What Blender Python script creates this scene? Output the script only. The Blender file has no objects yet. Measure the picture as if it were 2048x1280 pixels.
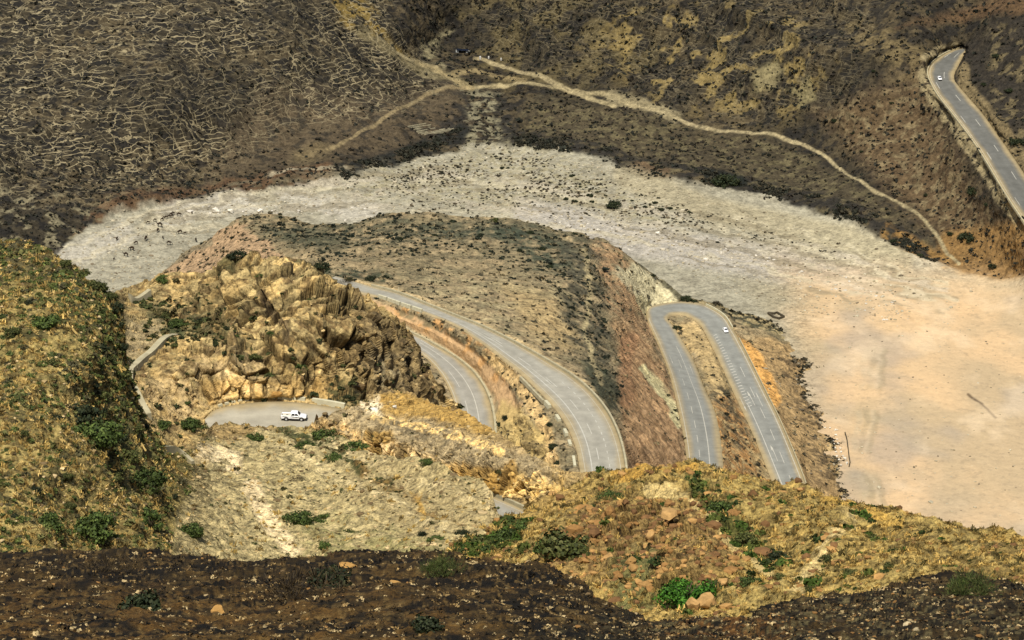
import bpy, bmesh, math, random
import numpy as np
from mathutils import Vector, Matrix

# ------------------------------------------------------------------ camera, world, sun
SC = bpy.context.scene
COL = SC.collection
H = 500.0                      # camera height over the dry riverbed
PITCH = math.radians(21.0)
FPX = 6000.0                   # focal length in pixels of a 2048 px wide picture
SP, CP = math.sin(PITCH), math.cos(PITCH)
cd = bpy.data.cameras.new('camera'); cam = bpy.data.objects.new('camera', cd); COL.objects.link(cam)
cam.location = (0, 0, H); cam.rotation_euler = (math.pi/2-PITCH, 0, 0)
cd.sensor_width = 36.0; cd.lens = 36.0*FPX/2048; cd.clip_start = 1.0; cd.clip_end = 20000
SC.camera = cam

SUN_EL = math.radians(63); SUN_AZ = math.atan2(-0.28, -0.90)     # azimuth measured from +Y towards +X
sdir = Vector((math.sin(SUN_AZ)*math.cos(SUN_EL), math.cos(SUN_AZ)*math.cos(SUN_EL), math.sin(SUN_EL)))
ld = bpy.data.lights.new('sun', 'SUN'); ld.energy = 5.0; ld.angle = math.radians(0.5); ld.color = (1.0, 0.95, 0.86)
sun = bpy.data.objects.new('sun', ld); COL.objects.link(sun)
sun.rotation_euler = sdir.to_track_quat('Z', 'Y').to_euler(); sun.location = (0, 0, 900)
W = bpy.data.worlds.new('World'); SC.world = W; W.use_nodes = True
nt = W.node_tree; nt.nodes.clear()
sky = nt.nodes.new('ShaderNodeTexSky'); sky.sky_type = 'NISHITA'; sky.sun_disc = False
sky.sun_elevation = SUN_EL; sky.sun_rotation = SUN_AZ; sky.dust_density = 2.0
bg = nt.nodes.new('ShaderNodeBackground'); bg.inputs['Strength'].default_value = 0.10
wo = nt.nodes.new('ShaderNodeOutputWorld')
nt.links.new(sky.outputs[0], bg.inputs[0]); nt.links.new(bg.outputs[0], wo.inputs[0])
SC.view_settings.view_transform = 'Standard'; SC.view_settings.look = 'None'
SC.view_settings.exposure = 0.12; SC.view_settings.gamma = 1.0
SC.cycles.max_bounces = 4; SC.cycles.diffuse_bounces = 2

# ------------------------------------------------------------------ numeric helpers
rng = np.random.default_rng(7); random.seed(7)
def smooth(a, b, x):
    t = np.clip((x-a)/(b-a), 0, 1); return t*t*(3-2*t)
def C(r, g, b, k=1.3):
    a = np.array([r, g, b])/255.0
    return np.where(a <= .04045, a/12.92, ((a+.055)/1.055)**2.4)/k
def tz(v, z): return (H-z)/(SP - (640-v)/FPX*CP)
def zt(v, t): return H - t*(SP - (640-v)/FPX*CP)
def unproj(u, v, t):
    u = np.asarray(u, float); v = np.asarray(v, float); t = np.asarray(t, float)
    a = (u-1024)/FPX; b = (640-v)/FPX
    return np.stack([a*t, t*(CP+b*SP), H + t*(-SP+b*CP)], -1)
G3 = np.array([[1,1,0],[-1,1,0],[1,-1,0],[-1,-1,0],[1,0,1],[-1,0,1],[1,0,-1],[-1,0,-1],[0,1,1],[0,-1,1],[0,1,-1],[0,-1,-1],[1,1,0],[-1,1,0],[0,-1,1],[0,-1,-1]], np.float32)
PERM = np.random.default_rng(3).permutation(256).astype(np.int32); PERM = np.concatenate([PERM, PERM, PERM])
def perlin(P):
    ip = np.floor(P).astype(np.int32); f = (P-ip).astype(np.float32); ip &= 255
    w = f*f*f*(f*(f*6-15)+10)
    x, y, z = f[..., 0], f[..., 1], f[..., 2]
    out = 0
    for i in (0, 1):
        hx = PERM[(ip[..., 0]+i) & 255]; wx = w[..., 0] if i else 1-w[..., 0]
        for j in (0, 1):
            hy = PERM[hx+((ip[..., 1]+j) & 255)]; wy = w[..., 1] if j else 1-w[..., 1]
            for k in (0, 1):
                h = PERM[hy+((ip[..., 2]+k) & 255)] & 15
                g = G3[h]
                d = g[..., 0]*(x-i)+g[..., 1]*(y-j)+g[..., 2]*(z-k)
                out = out + d*wx*wy*(w[..., 2] if k else 1-w[..., 2])
    return out
def fbm(P, scale, octv=4, gain=.5, off=0.0, ridged=False):
    a, s, f = 1.0, 0, 1.0/scale
    for o in range(octv):
        n = perlin(P*f + (off+13.7*o+np.array([3.1, 7.7, 1.3])))
        if ridged: n = 1-2*np.abs(n)*1.3
        s = s + a*n; a *= gain; f *= 2.03
    return s
RT = np.random.default_rng(9).random((256, 4)).astype(np.float32)
def worley(P, scale, anis=(1, 1, 1)):
    """broken blocks: a value per block and the distance to the joints between blocks"""
    X = (P*np.array(anis)/scale).reshape(-1, 3); ip = np.floor(X).astype(np.int32); f = (X-ip).astype(np.float32)
    F1 = np.full(len(X), 9., np.float32); F2 = F1.copy(); val = np.zeros(len(X), np.float32); tl = val.copy()
    for i in (-1, 0, 1):
        for j in (-1, 0, 1):
            for k in (-1, 0, 1):
                h = PERM[PERM[PERM[(ip[:, 0]+i) & 255]+((ip[:, 1]+j) & 255)]+((ip[:, 2]+k) & 255)]; o = RT[h]
                e0, e1, e2 = f[:, 0]-i-o[:, 0], f[:, 1]-j-o[:, 1], f[:, 2]-k-o[:, 2]; d = np.sqrt(e0*e0+e1*e1+e2*e2); g = RT[(h*7+13) & 255]-.5
                m = d < F1; F2 = np.where(m, F1, np.minimum(F2, d)); val = np.where(m, o[:, 3], val); tl = np.where(m, g[:, 0]*e0+g[:, 1]*e1+g[:, 2]*e2*1.3, tl); F1 = np.where(m, d, F1)
    return val.reshape(P.shape[:-1]), (F2-F1).reshape(P.shape[:-1]), tl.reshape(P.shape[:-1])
def rotz(P, a):
    c, s_ = math.cos(a), math.sin(a); return np.stack([P[..., 0]*c+P[..., 1]*s_, -P[..., 0]*s_+P[..., 1]*c, P[..., 2]], -1)
def dist_line(u, v, pts, closed=False):
    pts = list(pts)
    if closed: pts = pts+[pts[0]]
    d = np.full(u.shape, 1e9, np.float32)
    for (x0, y0), (x1, y1) in zip(pts[:-1], pts[1:]):
        dx, dy = x1-x0, y1-y0
        t = np.clip(((u-x0)*dx+(v-y0)*dy)/(dx*dx+dy*dy+1e-9), 0, 1)
        d = np.minimum(d, np.hypot(u-x0-t*dx, v-y0-t*dy))
    return d
def in_poly(u, v, pts):
    ins = np.zeros(u.shape, bool)
    for (x0, y0), (x1, y1) in zip(pts, list(pts[1:])+[pts[0]]):
        if y0 == y1: continue
        c = (y0 > v) != (y1 > v)
        ins ^= c & (u < (x1-x0)*(v-y0)/(y1-y0)+x0)
    return ins
def poly_mask(u, v, pts, soft):
    d = dist_line(u, v, pts, True); ins = in_poly(u, v, pts)
    return smooth(-soft, soft, np.where(ins, d, -d))
def lerp_pts(pts, x):
    p = np.array(pts, float); return np.interp(x, p[:, 0], p[:, 1])
def tps_fit(c, w, lam=1e-3):
    n = len(c); d = np.hypot(c[:, None, 0]-c[None, :, 0], c[:, None, 1]-c[None, :, 1])
    K = np.where(d > 0, d*d*np.log(d+1e-9), 0)+lam*np.eye(n)
    Pm = np.c_[np.ones(n), c]
    A = np.zeros((n+3, n+3)); A[:n, :n] = K; A[:n, n:] = Pm; A[n:, :n] = Pm.T
    return np.linalg.solve(A, np.r_[w, 0, 0, 0])
def tps_eval(c, s, u, v):
    n = len(c); out = s[n]+s[n+1]*u+s[n+2]*v
    for i in range(n):
        d2 = (u-c[i, 0])**2+(v-c[i, 1])**2
        out += s[i]*0.5*d2*np.log(d2+1e-12)
    return out

def spline(pts, n):
    p = np.array(pts, float); p = np.vstack([2*p[0]-p[1], p, 2*p[-1]-p[-2]])
    m = len(pts)-1; s = np.linspace(0, m, n); i = np.minimum(s.astype(int), m-1); f = (s-i)[:, None]
    a, b, c, d = p[i], p[i+1], p[i+2], p[i+3]
    return .5*((2*b)+(c-a)*f+(2*a-5*b+4*c-d)*f*f+(3*b-a-3*c+d)*f**3)

# ------------------------------------------------------------------ object helpers
def link(name, me, mat=None, parent=None):
    o = bpy.data.objects.new(name, me); COL.objects.link(o)
    if mat is not None and me is not None: me.materials.append(mat)
    if parent is not None: o.parent = parent
    return o
def tag(o, label, cat, group=None):
    o['label'] = label; o['category'] = cat
    if group: o['group'] = group
    return o
def kind(o, k='structure'): o['kind'] = k; return o
def empty(name, loc, rz=0, label=None, cat=None, group=None):
    o = bpy.data.objects.new(name, None); COL.objects.link(o); o.location = loc; o.rotation_euler = (0, 0, rz)
    o.empty_display_size = .3
    if label: tag(o, label, cat, group)
    return o
def mesh_np(name, V, F, mat, col=None, extra=None, smoothf=False):
    """V (n,3), F (m,k) with k = 3 or 4"""
    V = np.asarray(V, np.float32); F = np.asarray(F, np.int32)
    me = bpy.data.meshes.new(name); k = F.shape[1]
    me.vertices.add(len(V)); me.vertices.foreach_set('co', V.ravel())
    me.loops.add(F.size); me.loops.foreach_set('vertex_index', F.ravel())
    me.polygons.add(len(F)); me.polygons.foreach_set('loop_start', np.arange(0, F.size, k, dtype=np.int32))
    me.update(calc_edges=True)
    me.polygons.foreach_set('use_smooth', np.full(len(F), smoothf))
    if col is not None:
        at = me.attributes.new('Col', 'FLOAT_COLOR', 'POINT')
        at.data.foreach_set('color', np.c_[col, np.ones(len(col))].astype(np.float32).ravel())
    for nm, arr in (extra or {}).items():
        at = me.attributes.new(nm, 'FLOAT', 'POINT'); at.data.foreach_set('value', arr.astype(np.float32).ravel())
    if mat is not None: me.materials.append(mat)
    return me

# ------------------------------------------------------------------ materials
def new_mat(name):
    m = bpy.data.materials.new(name); m.use_nodes = True
    b = m.node_tree.nodes['Principled BSDF']; b.inputs['Roughness'].default_value = .9
    b.inputs['Specular IOR Level'].default_value = .15
    return m, m.node_tree, b
def ramp(nt, stops):
    r = nt.nodes.new('ShaderNodeValToRGB'); e = r.color_ramp.elements
    while len(e) < len(stops): e.new(.5)
    for i, (p, c) in enumerate(stops):
        e[i].position = p; e[i].color = (c[0], c[1], c[2], 1)
    return r
def noise_node(nt, vec, scale, detail=4, rough=.6):
    n = nt.nodes.new('ShaderNodeTexNoise'); n.inputs['Scale'].default_value = scale
    n.inputs['Detail'].default_value = detail; n.inputs['Roughness'].default_value = rough
    nt.links.new(vec, n.inputs['Vector']); return n.outputs['Fac']
def mathn(nt, op, a, b=None, clamp=False):
    n = nt.nodes.new('ShaderNodeMath'); n.operation = op; n.use_clamp = clamp
    for i, x in enumerate((a, b)):
        if x is None: continue
        if isinstance(x, (int, float)): n.inputs[i].default_value = x
        else: nt.links.new(x, n.inputs[i])
    return n.outputs[0]
def mixc(nt, fac, a, b, mode='MIX'):
    n = nt.nodes.new('ShaderNodeMix'); n.data_type = 'RGBA'; n.blend_type = mode
    for k, x in ((0, fac), (6, a), (7, b)):
        if isinstance(x, (int, float)): n.inputs[k].default_value = x
        elif isinstance(x, (tuple, list, np.ndarray)): n.inputs[k].default_value = (*[float(q) for q in x][:3], 1)
        else: nt.links.new(x, n.inputs[k])
    return n.outputs[2]
def maprange(nt, x, a, b, c=0., d=1.):
    n = nt.nodes.new('ShaderNodeMapRange'); nt.links.new(x, n.inputs[0])
    for i, q in enumerate((a, b, c, d)): n.inputs[i+1].default_value = q
    return n.outputs[0]
def terrain_mat(name, px, contrast=.55, bump=.6, tracks=False):
    """px: metres per picture pixel where the sheet is seen; grain is sized in metres from it"""
    m, nt, b = new_mat(name)
    at = nt.nodes.new('ShaderNodeAttribute'); at.attribute_name = 'Col'
    geo = nt.nodes.new('ShaderNodeNewGeometry'); pos = geo.outputs['Position']
    det = nt.nodes.new('ShaderNodeAttribute'); det.attribute_name = 'det'
    n1 = noise_node(nt, pos, 1/(px*8), 5, .7); n2 = noise_node(nt, pos, 1/(px*2.6), 3, .7)
    f = mathn(nt, 'ADD', mathn(nt, 'MULTIPLY', n1, .55), mathn(nt, 'MULTIPLY', n2, .45))
    f = maprange(nt, f, .38, .62, 1-contrast*.85, 1+contrast*.8)
    f = mathn(nt, 'ADD', mathn(nt, 'MULTIPLY', mathn(nt, 'SUBTRACT', f, 1.), det.outputs['Fac']), 1.)
    c = mixc(nt, 1.0, at.outputs['Color'], f, 'MULTIPLY')
    if tracks:
        tr = nt.nodes.new('ShaderNodeAttribute'); tr.attribute_name = 'trk'
        mp = nt.nodes.new('ShaderNodeMapping'); nt.links.new(pos, mp.inputs[0]); mp.inputs['Scale'].default_value = (1, 1, .0)
        nz = nt.nodes.new('ShaderNodeTexNoise'); nz.inputs['Scale'].default_value = 1/5.; nz.inputs['Detail'].default_value = 3
        nt.links.new(mp.outputs[0], nz.inputs['Vector'])
        v1 = nt.nodes.new('ShaderNodeVectorMath'); v1.operation = 'SUBTRACT'; nt.links.new(nz.outputs['Color'], v1.inputs[0]); v1.inputs[1].default_value = (.5, .5, .5)
        v2 = nt.nodes.new('ShaderNodeVectorMath'); v2.operation = 'MULTIPLY_ADD'; nt.links.new(v1.outputs[0], v2.inputs[0]); v2.inputs[1].default_value = (9, 7, 0); nt.links.new(mp.outputs[0], v2.inputs[2])
        fac = None
        for (sx, sy, rot, th) in ((1/9.5, 1/5.0, .12, .03), (1/17., 1/9., -.15, .024)):
            m2 = nt.nodes.new('ShaderNodeMapping'); nt.links.new(v2.outputs[0], m2.inputs[0]); m2.inputs['Scale'].default_value = (sx, sy, 1); m2.inputs['Rotation'].default_value = (0, 0, rot)
            vo = nt.nodes.new('ShaderNodeTexVoronoi'); vo.feature = 'DISTANCE_TO_EDGE'; vo.voronoi_dimensions = '2D'; vo.inputs['Scale'].default_value = 1
            nt.links.new(m2.outputs[0], vo.inputs['Vector'])
            e = maprange(nt, vo.outputs['Distance'], th, th*.35)
            fac = e if fac is None else mathn(nt, 'MAXIMUM', fac, e)
        sz_ = nt.nodes.new('ShaderNodeSeparateXYZ'); nt.links.new(pos, sz_.inputs[0])
        cz = mathn(nt, 'ADD', mathn(nt, 'MULTIPLY', sz_.outputs['Z'], .5), mathn(nt, 'MULTIPLY', noise_node(nt, mp.outputs[0], 1/26., 3, .55), 5.))
        ct = maprange(nt, mathn(nt, 'ABSOLUTE', mathn(nt, 'SUBTRACT', mathn(nt, 'FRACT', cz), .5)), .095, .04)
        ct = mathn(nt, 'MULTIPLY', ct, maprange(nt, noise_node(nt, pos, 1/14., 2, .6), .42, .54)); fac = mathn(nt, 'MAXIMUM', mathn(nt, 'MULTIPLY', fac, .8), ct)
        brk = maprange(nt, noise_node(nt, pos, 1/16., 3, .6), .30, .46)
        fac = mathn(nt, 'MULTIPLY', mathn(nt, 'MULTIPLY', mathn(nt, 'MULTIPLY', fac, brk), tr.outputs['Fac'], True), .92)
        c = mixc(nt, fac, c, C(166, 152, 116))
    nt.links.new(c, b.inputs['Base Color'])
    bp = nt.nodes.new('ShaderNodeBump'); bp.inputs['Strength'].default_value = bump; bp.inputs['Distance'].default_value = px*4
    nt.links.new(mathn(nt, 'MULTIPLY', mathn(nt, 'ADD', n1, mathn(nt, 'MULTIPLY', n2, .5)), det.outputs['Fac']), bp.inputs['Height']); nt.links.new(bp.outputs[0], b.inputs['Normal'])
    return m
def plain_mat(name, col, rough=.8, spec=.2, var=.25, scale=2., metal=0):
    m, nt, b = new_mat(name); geo = nt.nodes.new('ShaderNodeTexCoord')
    n = noise_node(nt, geo.outputs['Object'], scale, 4, .6)
    f = maprange(nt, n, .3, .7, 1-var, 1+var)
    nt.links.new(mixc(nt, 1.0, col, f, 'MULTIPLY'), b.inputs['Base Color'])
    b.inputs['Roughness'].default_value = rough; b.inputs['Specular IOR Level'].default_value = spec; b.inputs['Metallic'].default_value = metal
    return m
def leaf_mat(name):
    m, nt, b = new_mat(name); at = nt.nodes.new('ShaderNodeAttribute'); at.attribute_name = 'Col'
    oi = nt.nodes.new('ShaderNodeObjectInfo')
    f = maprange(nt, oi.outputs['Random'], 0, 1, .75, 1.25)
    nt.links.new(mixc(nt, 1.0, at.outputs['Color'], f, 'MULTIPLY'), b.inputs['Base Color'])
    b.inputs['Roughness'].default_value = .7
    return m
def attr_mat(name, rough=.9, bump=0, scale=1):
    m, nt, b = new_mat(name); at = nt.nodes.new('ShaderNodeAttribute'); at.attribute_name = 'Col'
    geo = nt.nodes.new('ShaderNodeNewGeometry')
    n = noise_node(nt, geo.outputs['Position'], scale, 4, .65); f = maprange(nt, n, .3, .7, .7, 1.3)
    nt.links.new(mixc(nt, 1.0, at.outputs['Color'], f, 'MULTIPLY'), b.inputs['Base Color'])
    b.inputs['Roughness'].default_value = rough
    return m
def road_mat():
    m, nt, b = new_mat('asphalt'); at = nt.nodes.new('ShaderNodeAttribute'); at.attribute_name = 'Col'
    geo = nt.nodes.new('ShaderNodeNewGeometry')
    n = noise_node(nt, geo.outputs['Position'], .25, 6, .6); f = maprange(nt, n, .3, .7, .82, 1.14)
    n2 = noise_node(nt, geo.outputs['Position'], 3., 3, .6); f = mathn(nt, 'MULTIPLY', f, maprange(nt, n2, .3, .7, .93, 1.07))
    nt.links.new(mixc(nt, 1.0, at.outputs['Color'], f, 'MULTIPLY'), b.inputs['Base Color'])
    b.inputs['Roughness'].default_value = .85
    return m
M_ROAD = road_mat()
M_LINE = plain_mat('road_paint', C(192, 188, 172), .8, .1, .12, .5)
M_CONC = plain_mat('concrete', C(178, 168, 135), .9, .1, .22, .6)
M_CONC_W = plain_mat('white_concrete', C(205, 198, 165), .9, .1, .15, .6)
M_LEAF = leaf_mat('leaves')
M_WOOD = plain_mat('bark', C(88, 76, 58), .9, .1, .3, 6)
M_ROCK = attr_mat('stone', .9, 0, 1.5)

# ------------------------------------------------------------------ roads as picture measurements -> level cross-sections in the world
ROADS = {
 'long': dict(a=[(655,560),(700,580),(756,593),(800,608),(850,625),(905,647),(955,678),(1000,712),(1040,744),(1077,779),(1111,815),(1136,853),(1151,889),(1159,925),(1163,960),(1165,1000)],
              b=[(672,552),(734,570),(800,588),(860,612),(910,632),(965,654),(1020,681),(1062,704),(1100,726),(1145,754),(1182,786),(1212,823),(1233,864),(1245,905),(1251,945),(1252,990)],
              z=[84,85,86,87,88,89,90,91,92,93,94,95,96,97,97.5,98]),
 'inner': dict(a=[(775,655),(800,668),(835,700),(862,722),(885,750),(901,780),(911,812),(917,850),(918,890),(915,930)],
               b=[(770,640),(800,655),(845,677),(885,699),(920,722),(950,750),(972,785),(984,825),(988,870),(986,920)],
               z=[82,81.5,81,80.5,80,79,78,77,76.5,76]),
 'hairpin': dict(a=[(1376,985),(1376,935),(1369,875),(1355,805),(1338,740),(1318,690),(1302,655),(1295,635),(1297,617),(1319,608),(1361,603),(1395,605),(1425,617),(1450,634),(1467,660),(1490,702),(1525,772),(1560,843),(1598,933),(1622,1000),(1640,1050)],
                 b=[(1447,985),(1446,938),(1441,880),(1429,822),(1408,775),(1385,718),(1352,660),(1336,640),(1336,632),(1344,628),(1360,627),(1375,631),(1390,638),(1404,652),(1420,682),(1438,718),(1470,787),(1505,862),(1540,948),(1563,1005),(1585,1055)],
                 z=[48,44,36,27,19,14,11.5,11,10.5,10,10,10,9.8,9.5,9.5,9.5,10,10.5,11,11.5,12]),
 'hill': dict(a=[(1925,97),(1900,103),(1876,117),(1860,133),(1857,150),(1864,168),(1878,192),(1905,226),(1945,279),(1975,325),(2012,387),(2050,445),(2090,510)],
              b=[(1931,100),(1926,110),(1918,125),(1909,143),(1908,158),(1917,172),(1936,194),(1966,229),(2003,281),(2030,320),(2060,365),(2095,420),(2140,480)],
              z=[51,50,49.5,49,48,47,46,44,41,39,35,31,27]),
 'pass': dict(a=[(413,850),(440,876),(490,880),(560,882),(625,885),(690,896),(760,912),(840,940)],
              b=[(409,838),(432,819),(488,807),(560,803),(625,808),(690,819),(750,836),(830,862)],
              z=[267,267,267,267,267,267,265,261]),
 'lower': dict(a=[(900,1010),(940,1034),(985,1052),(1040,1076),(1110,1110)],
               b=[(910,956),(940,971),(985,991),(1045,1018),(1110,1050)],
               z=[287,290,292,294,297]),
}
NR, NW = 240, 12
for k, r in ROADS.items():
    A = spline(r['a'], NR); B = spline(r['b'], NR); z = spline([(q,) for q in r['z']], NR)[:, 0]
    r['A'], r['B'], r['Z'] = A, B, z
    PA = unproj(A[:, 0], A[:, 1], tz(A[:, 1], z)); PB = unproj(B[:, 0], B[:, 1], tz(B[:, 1], z))
    r['PA'], r['PB'] = PA, PB
    r['poly'] = [tuple(q) for q in A[::4]]+[tuple(q) for q in B[::-4]]
    mid = (PA+PB)/2; r['len'] = np.r_[0, np.cumsum(np.linalg.norm(np.diff(mid, axis=0), axis=1))]
def road_controls(k, n=12, i0=0, i1=NR-1):
    r = ROADS[k]; out = []
    for i in np.linspace(i0, i1, n).astype(int):
        for E in (r['A'], r['B']): out.append((E[i, 0], E[i, 1], r['Z'][i]))
    return out

# ------------------------------------------------------------------ terrain sheets
SHEETS = {}
STEP = 2.0
def build_sheet(name, u0, u1, sil, bot, ctrl_z=(), ctrl_t=(), rough=(), back=(14, 3.0, .7), roads=(), step=None, lam=1e-3, ext=None):
    st = step or STEP
    us = np.arange(u0, u1+st, st)
    if ext: us = np.r_[np.arange(u0-ext[0], u0, 10), us, np.arange(us[-1]+10, u1+ext[1], 10)]
    vs = lerp_pts(sil, us); vb = lerp_pts(bot, us)
    if ext: q = 61; vb = np.convolve(np.r_[np.full(q, vb[0]), vb, np.full(q, vb[-1])], np.hanning(2*q+1)/np.hanning(2*q+1).sum(), 'same')[q:-q]
    vb = np.maximum(vb, vs+2)
    # small crookedness of the skyline
    nrow = int(np.max(vb-vs)/st)+2
    s = np.linspace(0, 1, nrow)[:, None]
    U = np.repeat(us[None, :], nrow, 0); V = vb[None, :]+(vs-vb)[None, :]*s
    cs, ws = [], []
    for (u, v, z) in ctrl_z: cs.append((u, v)); ws.append(math.log(tz(v, z)))
    for (u, v, t) in ctrl_t: cs.append((u, v)); ws.append(math.log(t))
    cs = np.array(cs, float)/1000; ws = np.array(ws)
    sol = tps_fit(cs, ws, lam)
    ri = np.unique(np.r_[np.arange(0, nrow, 5), nrow-1]); ci = np.unique(np.r_[np.arange(0, len(us), 5), len(us)-1])
    Tc = tps_eval(cs, sol, U[np.ix_(ri, ci)]/1000, V[np.ix_(ri, ci)]/1000)
    Tr = np.stack([np.interp(np.arange(len(us)), ci, q) for q in Tc]); T = np.exp(np.stack([np.interp(np.arange(nrow), ri, Tr[:, j]) for j in range(len(us))], 1))
    for k in roads:          # the ground meets every road at the road's own level
        r = ROADS[k]; bx = [q for q in r['poly']]; bx = np.array(bx)
        sel = (U > bx[:, 0].min()-30) & (U < bx[:, 0].max()+30) & (V > bx[:, 1].min()-30) & (V < bx[:, 1].max()+30)
        u_, v_ = U[sel], V[sel]; best = np.full(u_.shape, 1e9); zz = np.zeros(u_.shape)
        for i in range(0, NR, 3):
            (ax, ay), (b_x, b_y) = r['A'][i], r['B'][i]; dx, dy = b_x-ax, b_y-ay
            q = np.clip(((u_-ax)*dx+(v_-ay)*dy)/(dx*dx+dy*dy+1e-9), 0, 1); d = np.hypot(u_-ax-q*dx, v_-ay-q*dy)
            m = d < best; best[m] = d[m]; zz[m] = r['Z'][i]
        dd = np.where(in_poly(u_, v_, r['poly']), 0, dist_line(u_, v_, r['poly'], True))
        wgt = 1-smooth(1, 16, dd); T[sel] = T[sel]*(1-wgt)+tz(v_, zz)*wgt
    a = (640-V)/FPX
    D = T*(CP+a*SP); D2 = np.maximum.accumulate(D+np.arange(nrow)[:, None]*0.0, 0)
    D2 = np.maximum.accumulate(np.maximum(D2, D2[:1]+np.cumsum(np.full((nrow, 1), .02*st/2), 0)), 0)
    T = D2/(CP+a*SP)
    P = unproj(U, V, T)
    sh = dict(us=us, vs=vs, vb=vb, nrow=nrow, U=U, V=V, P=P, clamped=float((D2 > D+.01).mean()))
    # relief along normals
    def normals(P):
        du = np.gradient(P, axis=1); dv = np.gradient(P, axis=0); n = np.cross(du, dv)
        n /= np.linalg.norm(n, axis=-1, keepdims=True)+1e-9; return n
    N = normals(P)
    rm = np.ones(U.shape, np.float32)
    roadm = np.zeros(U.shape, bool)
    for k in roads:
        poly = ROADS[k]['poly']; pb = np.array(poly)
        sel = (U > pb[:, 0].min()-20) & (U < pb[:, 0].max()+20) & (V > pb[:, 1].min()-20) & (V < pb[:, 1].max()+20)
        d = dist_line(U[sel], V[sel], poly, True); ins = in_poly(U[sel], V[sel], poly)
        rm[sel] *= np.where(ins, 0, smooth(1, 14, d)); roadm[sel] |= ins | (d < 2.0)
    sh['roadm'] = roadm
    disp = np.zeros(U.shape, np.float32)
    for (scale, amp, octv, ridged, mask, *anis) in rough:
        if octv == 'blocks':
            va, jt, tl = worley(P+fbm(P, scale*1.5, 2)[..., None]*scale*.15, scale, anis[0]); q = (va-.5)*amp*.8+tl*amp*2.7-amp*.35*(1-smooth(.0, .07, jt))
            sh.setdefault('blocks', []).append((va, jt, mask(U, V) if mask else 1)); disp += q*(mask(U, V) if mask else 1); continue
        PP = rotz(P, anis[1]) if len(anis) > 1 else P
        q = fbm(PP*np.array(anis[0]) if anis else P, scale, octv, .5, off=len(name)*3.3+scale, ridged=ridged)*amp
        if mask is not None: q = q*mask(U, V)
        disp += q
    P2 = P+N*(disp*rm)[..., None]
    P2[..., 2] -= np.where(roadm, .8, 0)
    # far side: falls away behind the skyline
    nb, dstep, slope = back
    k = np.arange(1, nb+1)[:, None]
    Dh = (dstep*k**1.35)
    az = (us-1024)/FPX
    dirv = np.stack([az*0+az, np.ones_like(az), np.zeros_like(az)], -1); dirv /= np.linalg.norm(dirv, axis=-1, keepdims=True)
    top = P2[-1]
    PB = top[None]+dirv[None]*Dh[..., None]; PB[..., 2] -= slope*Dh
    PB += (fbm(PB, dstep*4, 3)*dstep*.4)[..., None]*np.array([0, 0, 1.])
    sh['P'] = np.concatenate([P2, PB], 0)
    sh['Ufull'] = np.concatenate([U, np.repeat(us[None], nb, 0)], 0)
    sh['Vfull'] = np.concatenate([V, vs[None]-k*.5], 0)
    sh['rows'] = nrow+nb; sh['N'] = N
    SHEETS[name] = sh
    print('sheet', name, sh['P'].shape, 'clamped %.3f' % sh['clamped'], 'z', P2[..., 2].min(), P2[..., 2].max())
    return sh
def surf(name, u, v):
    """ground point of a sheet seen at picture position u, v"""
    sh = SHEETS[name]; us = sh['us']; i = int(np.argmin(np.abs(us-u)))
    s = (v-sh['vb'][i])/(sh['vs'][i]-sh['vb'][i]); j = int(np.clip(round(s*(sh['nrow']-1)), 0, sh['nrow']-1))
    return sh['P'][j, i].copy()
def px_m(P):      # picture pixels (2048) per metre there
    d = P[1]*CP-(P[2]-H)*SP
    return FPX/d
def layers(sh, base, L, warp=(14, 4.0), seed=0, gain=(1, 1, 1)):
    """paint soil and plant cover: list of dicts with poly or line, colour, softness, coverage"""
    U, V, P = sh['Ufull'], sh['Vfull'], sh['P']
    px = FPX/np.median(P[:, :, 1])
    wu = fbm(P, 60/px, 3, .55, seed)*warp[0]; wv = fbm(P+50, 60/px, 3, .55, seed+5)*warp[0]*.6
    u, v = U+wu, V+wv
    col = np.zeros(U.shape+(3,), np.float32); col[:] = base
    ids = np.zeros(U.shape, np.int32)
    cache = {}
    for l in L:
        if 'poly' in l or 'line' in l:
            pb = np.array(l.get('poly') or l['line']); mg = l.get('soft', 10)+l.get('w', 0)+30
            sel = (U > pb[:, 0].min()-mg) & (U < pb[:, 0].max()+mg) & (V > pb[:, 1].min()-mg) & (V < pb[:, 1].max()+mg)
            m = np.zeros(U.shape, np.float32)
            if 'poly' in l: m[sel] = poly_mask(u[sel], v[sel], l['poly'], l.get('soft', 10))
            else:
                q = l.get('wob', .2)
                m[sel] = 1-smooth(l['w']*.5, l['w']*.5+l.get('soft', 3), dist_line((U+wu*q)[sel], (V+wv*q)[sel], l['line']))
        else: m = np.ones(U.shape, np.float32)
        hard = m
        if 'cov' in l:
            sc, lo, hi = l['cov']; key = (sc, l.get('k', 0))
            if key not in cache: cache[key] = fbm(P*np.array(l.get('an', (1, 1, 1))), sc, 4, .55, 31*l.get('k', 0)+sc)
            m = m*smooth(lo, hi, cache[key])
        m = m*l.get('amt', 1)
        col = col*(1-m[..., None])+np.asarray(l['col'], np.float32)*m[..., None]
        if 'id' in l: ids[hard > .5] = l['id']
    for va, jt, m in sh.get('blocks', []):
        f = (1+(va-.5)*.5*m)*(1-.35*m*(1-smooth(.0, .12, jt))); col[:sh['nrow']] *= f[..., None]
    return col*np.array(gain, np.float32), ids
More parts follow.
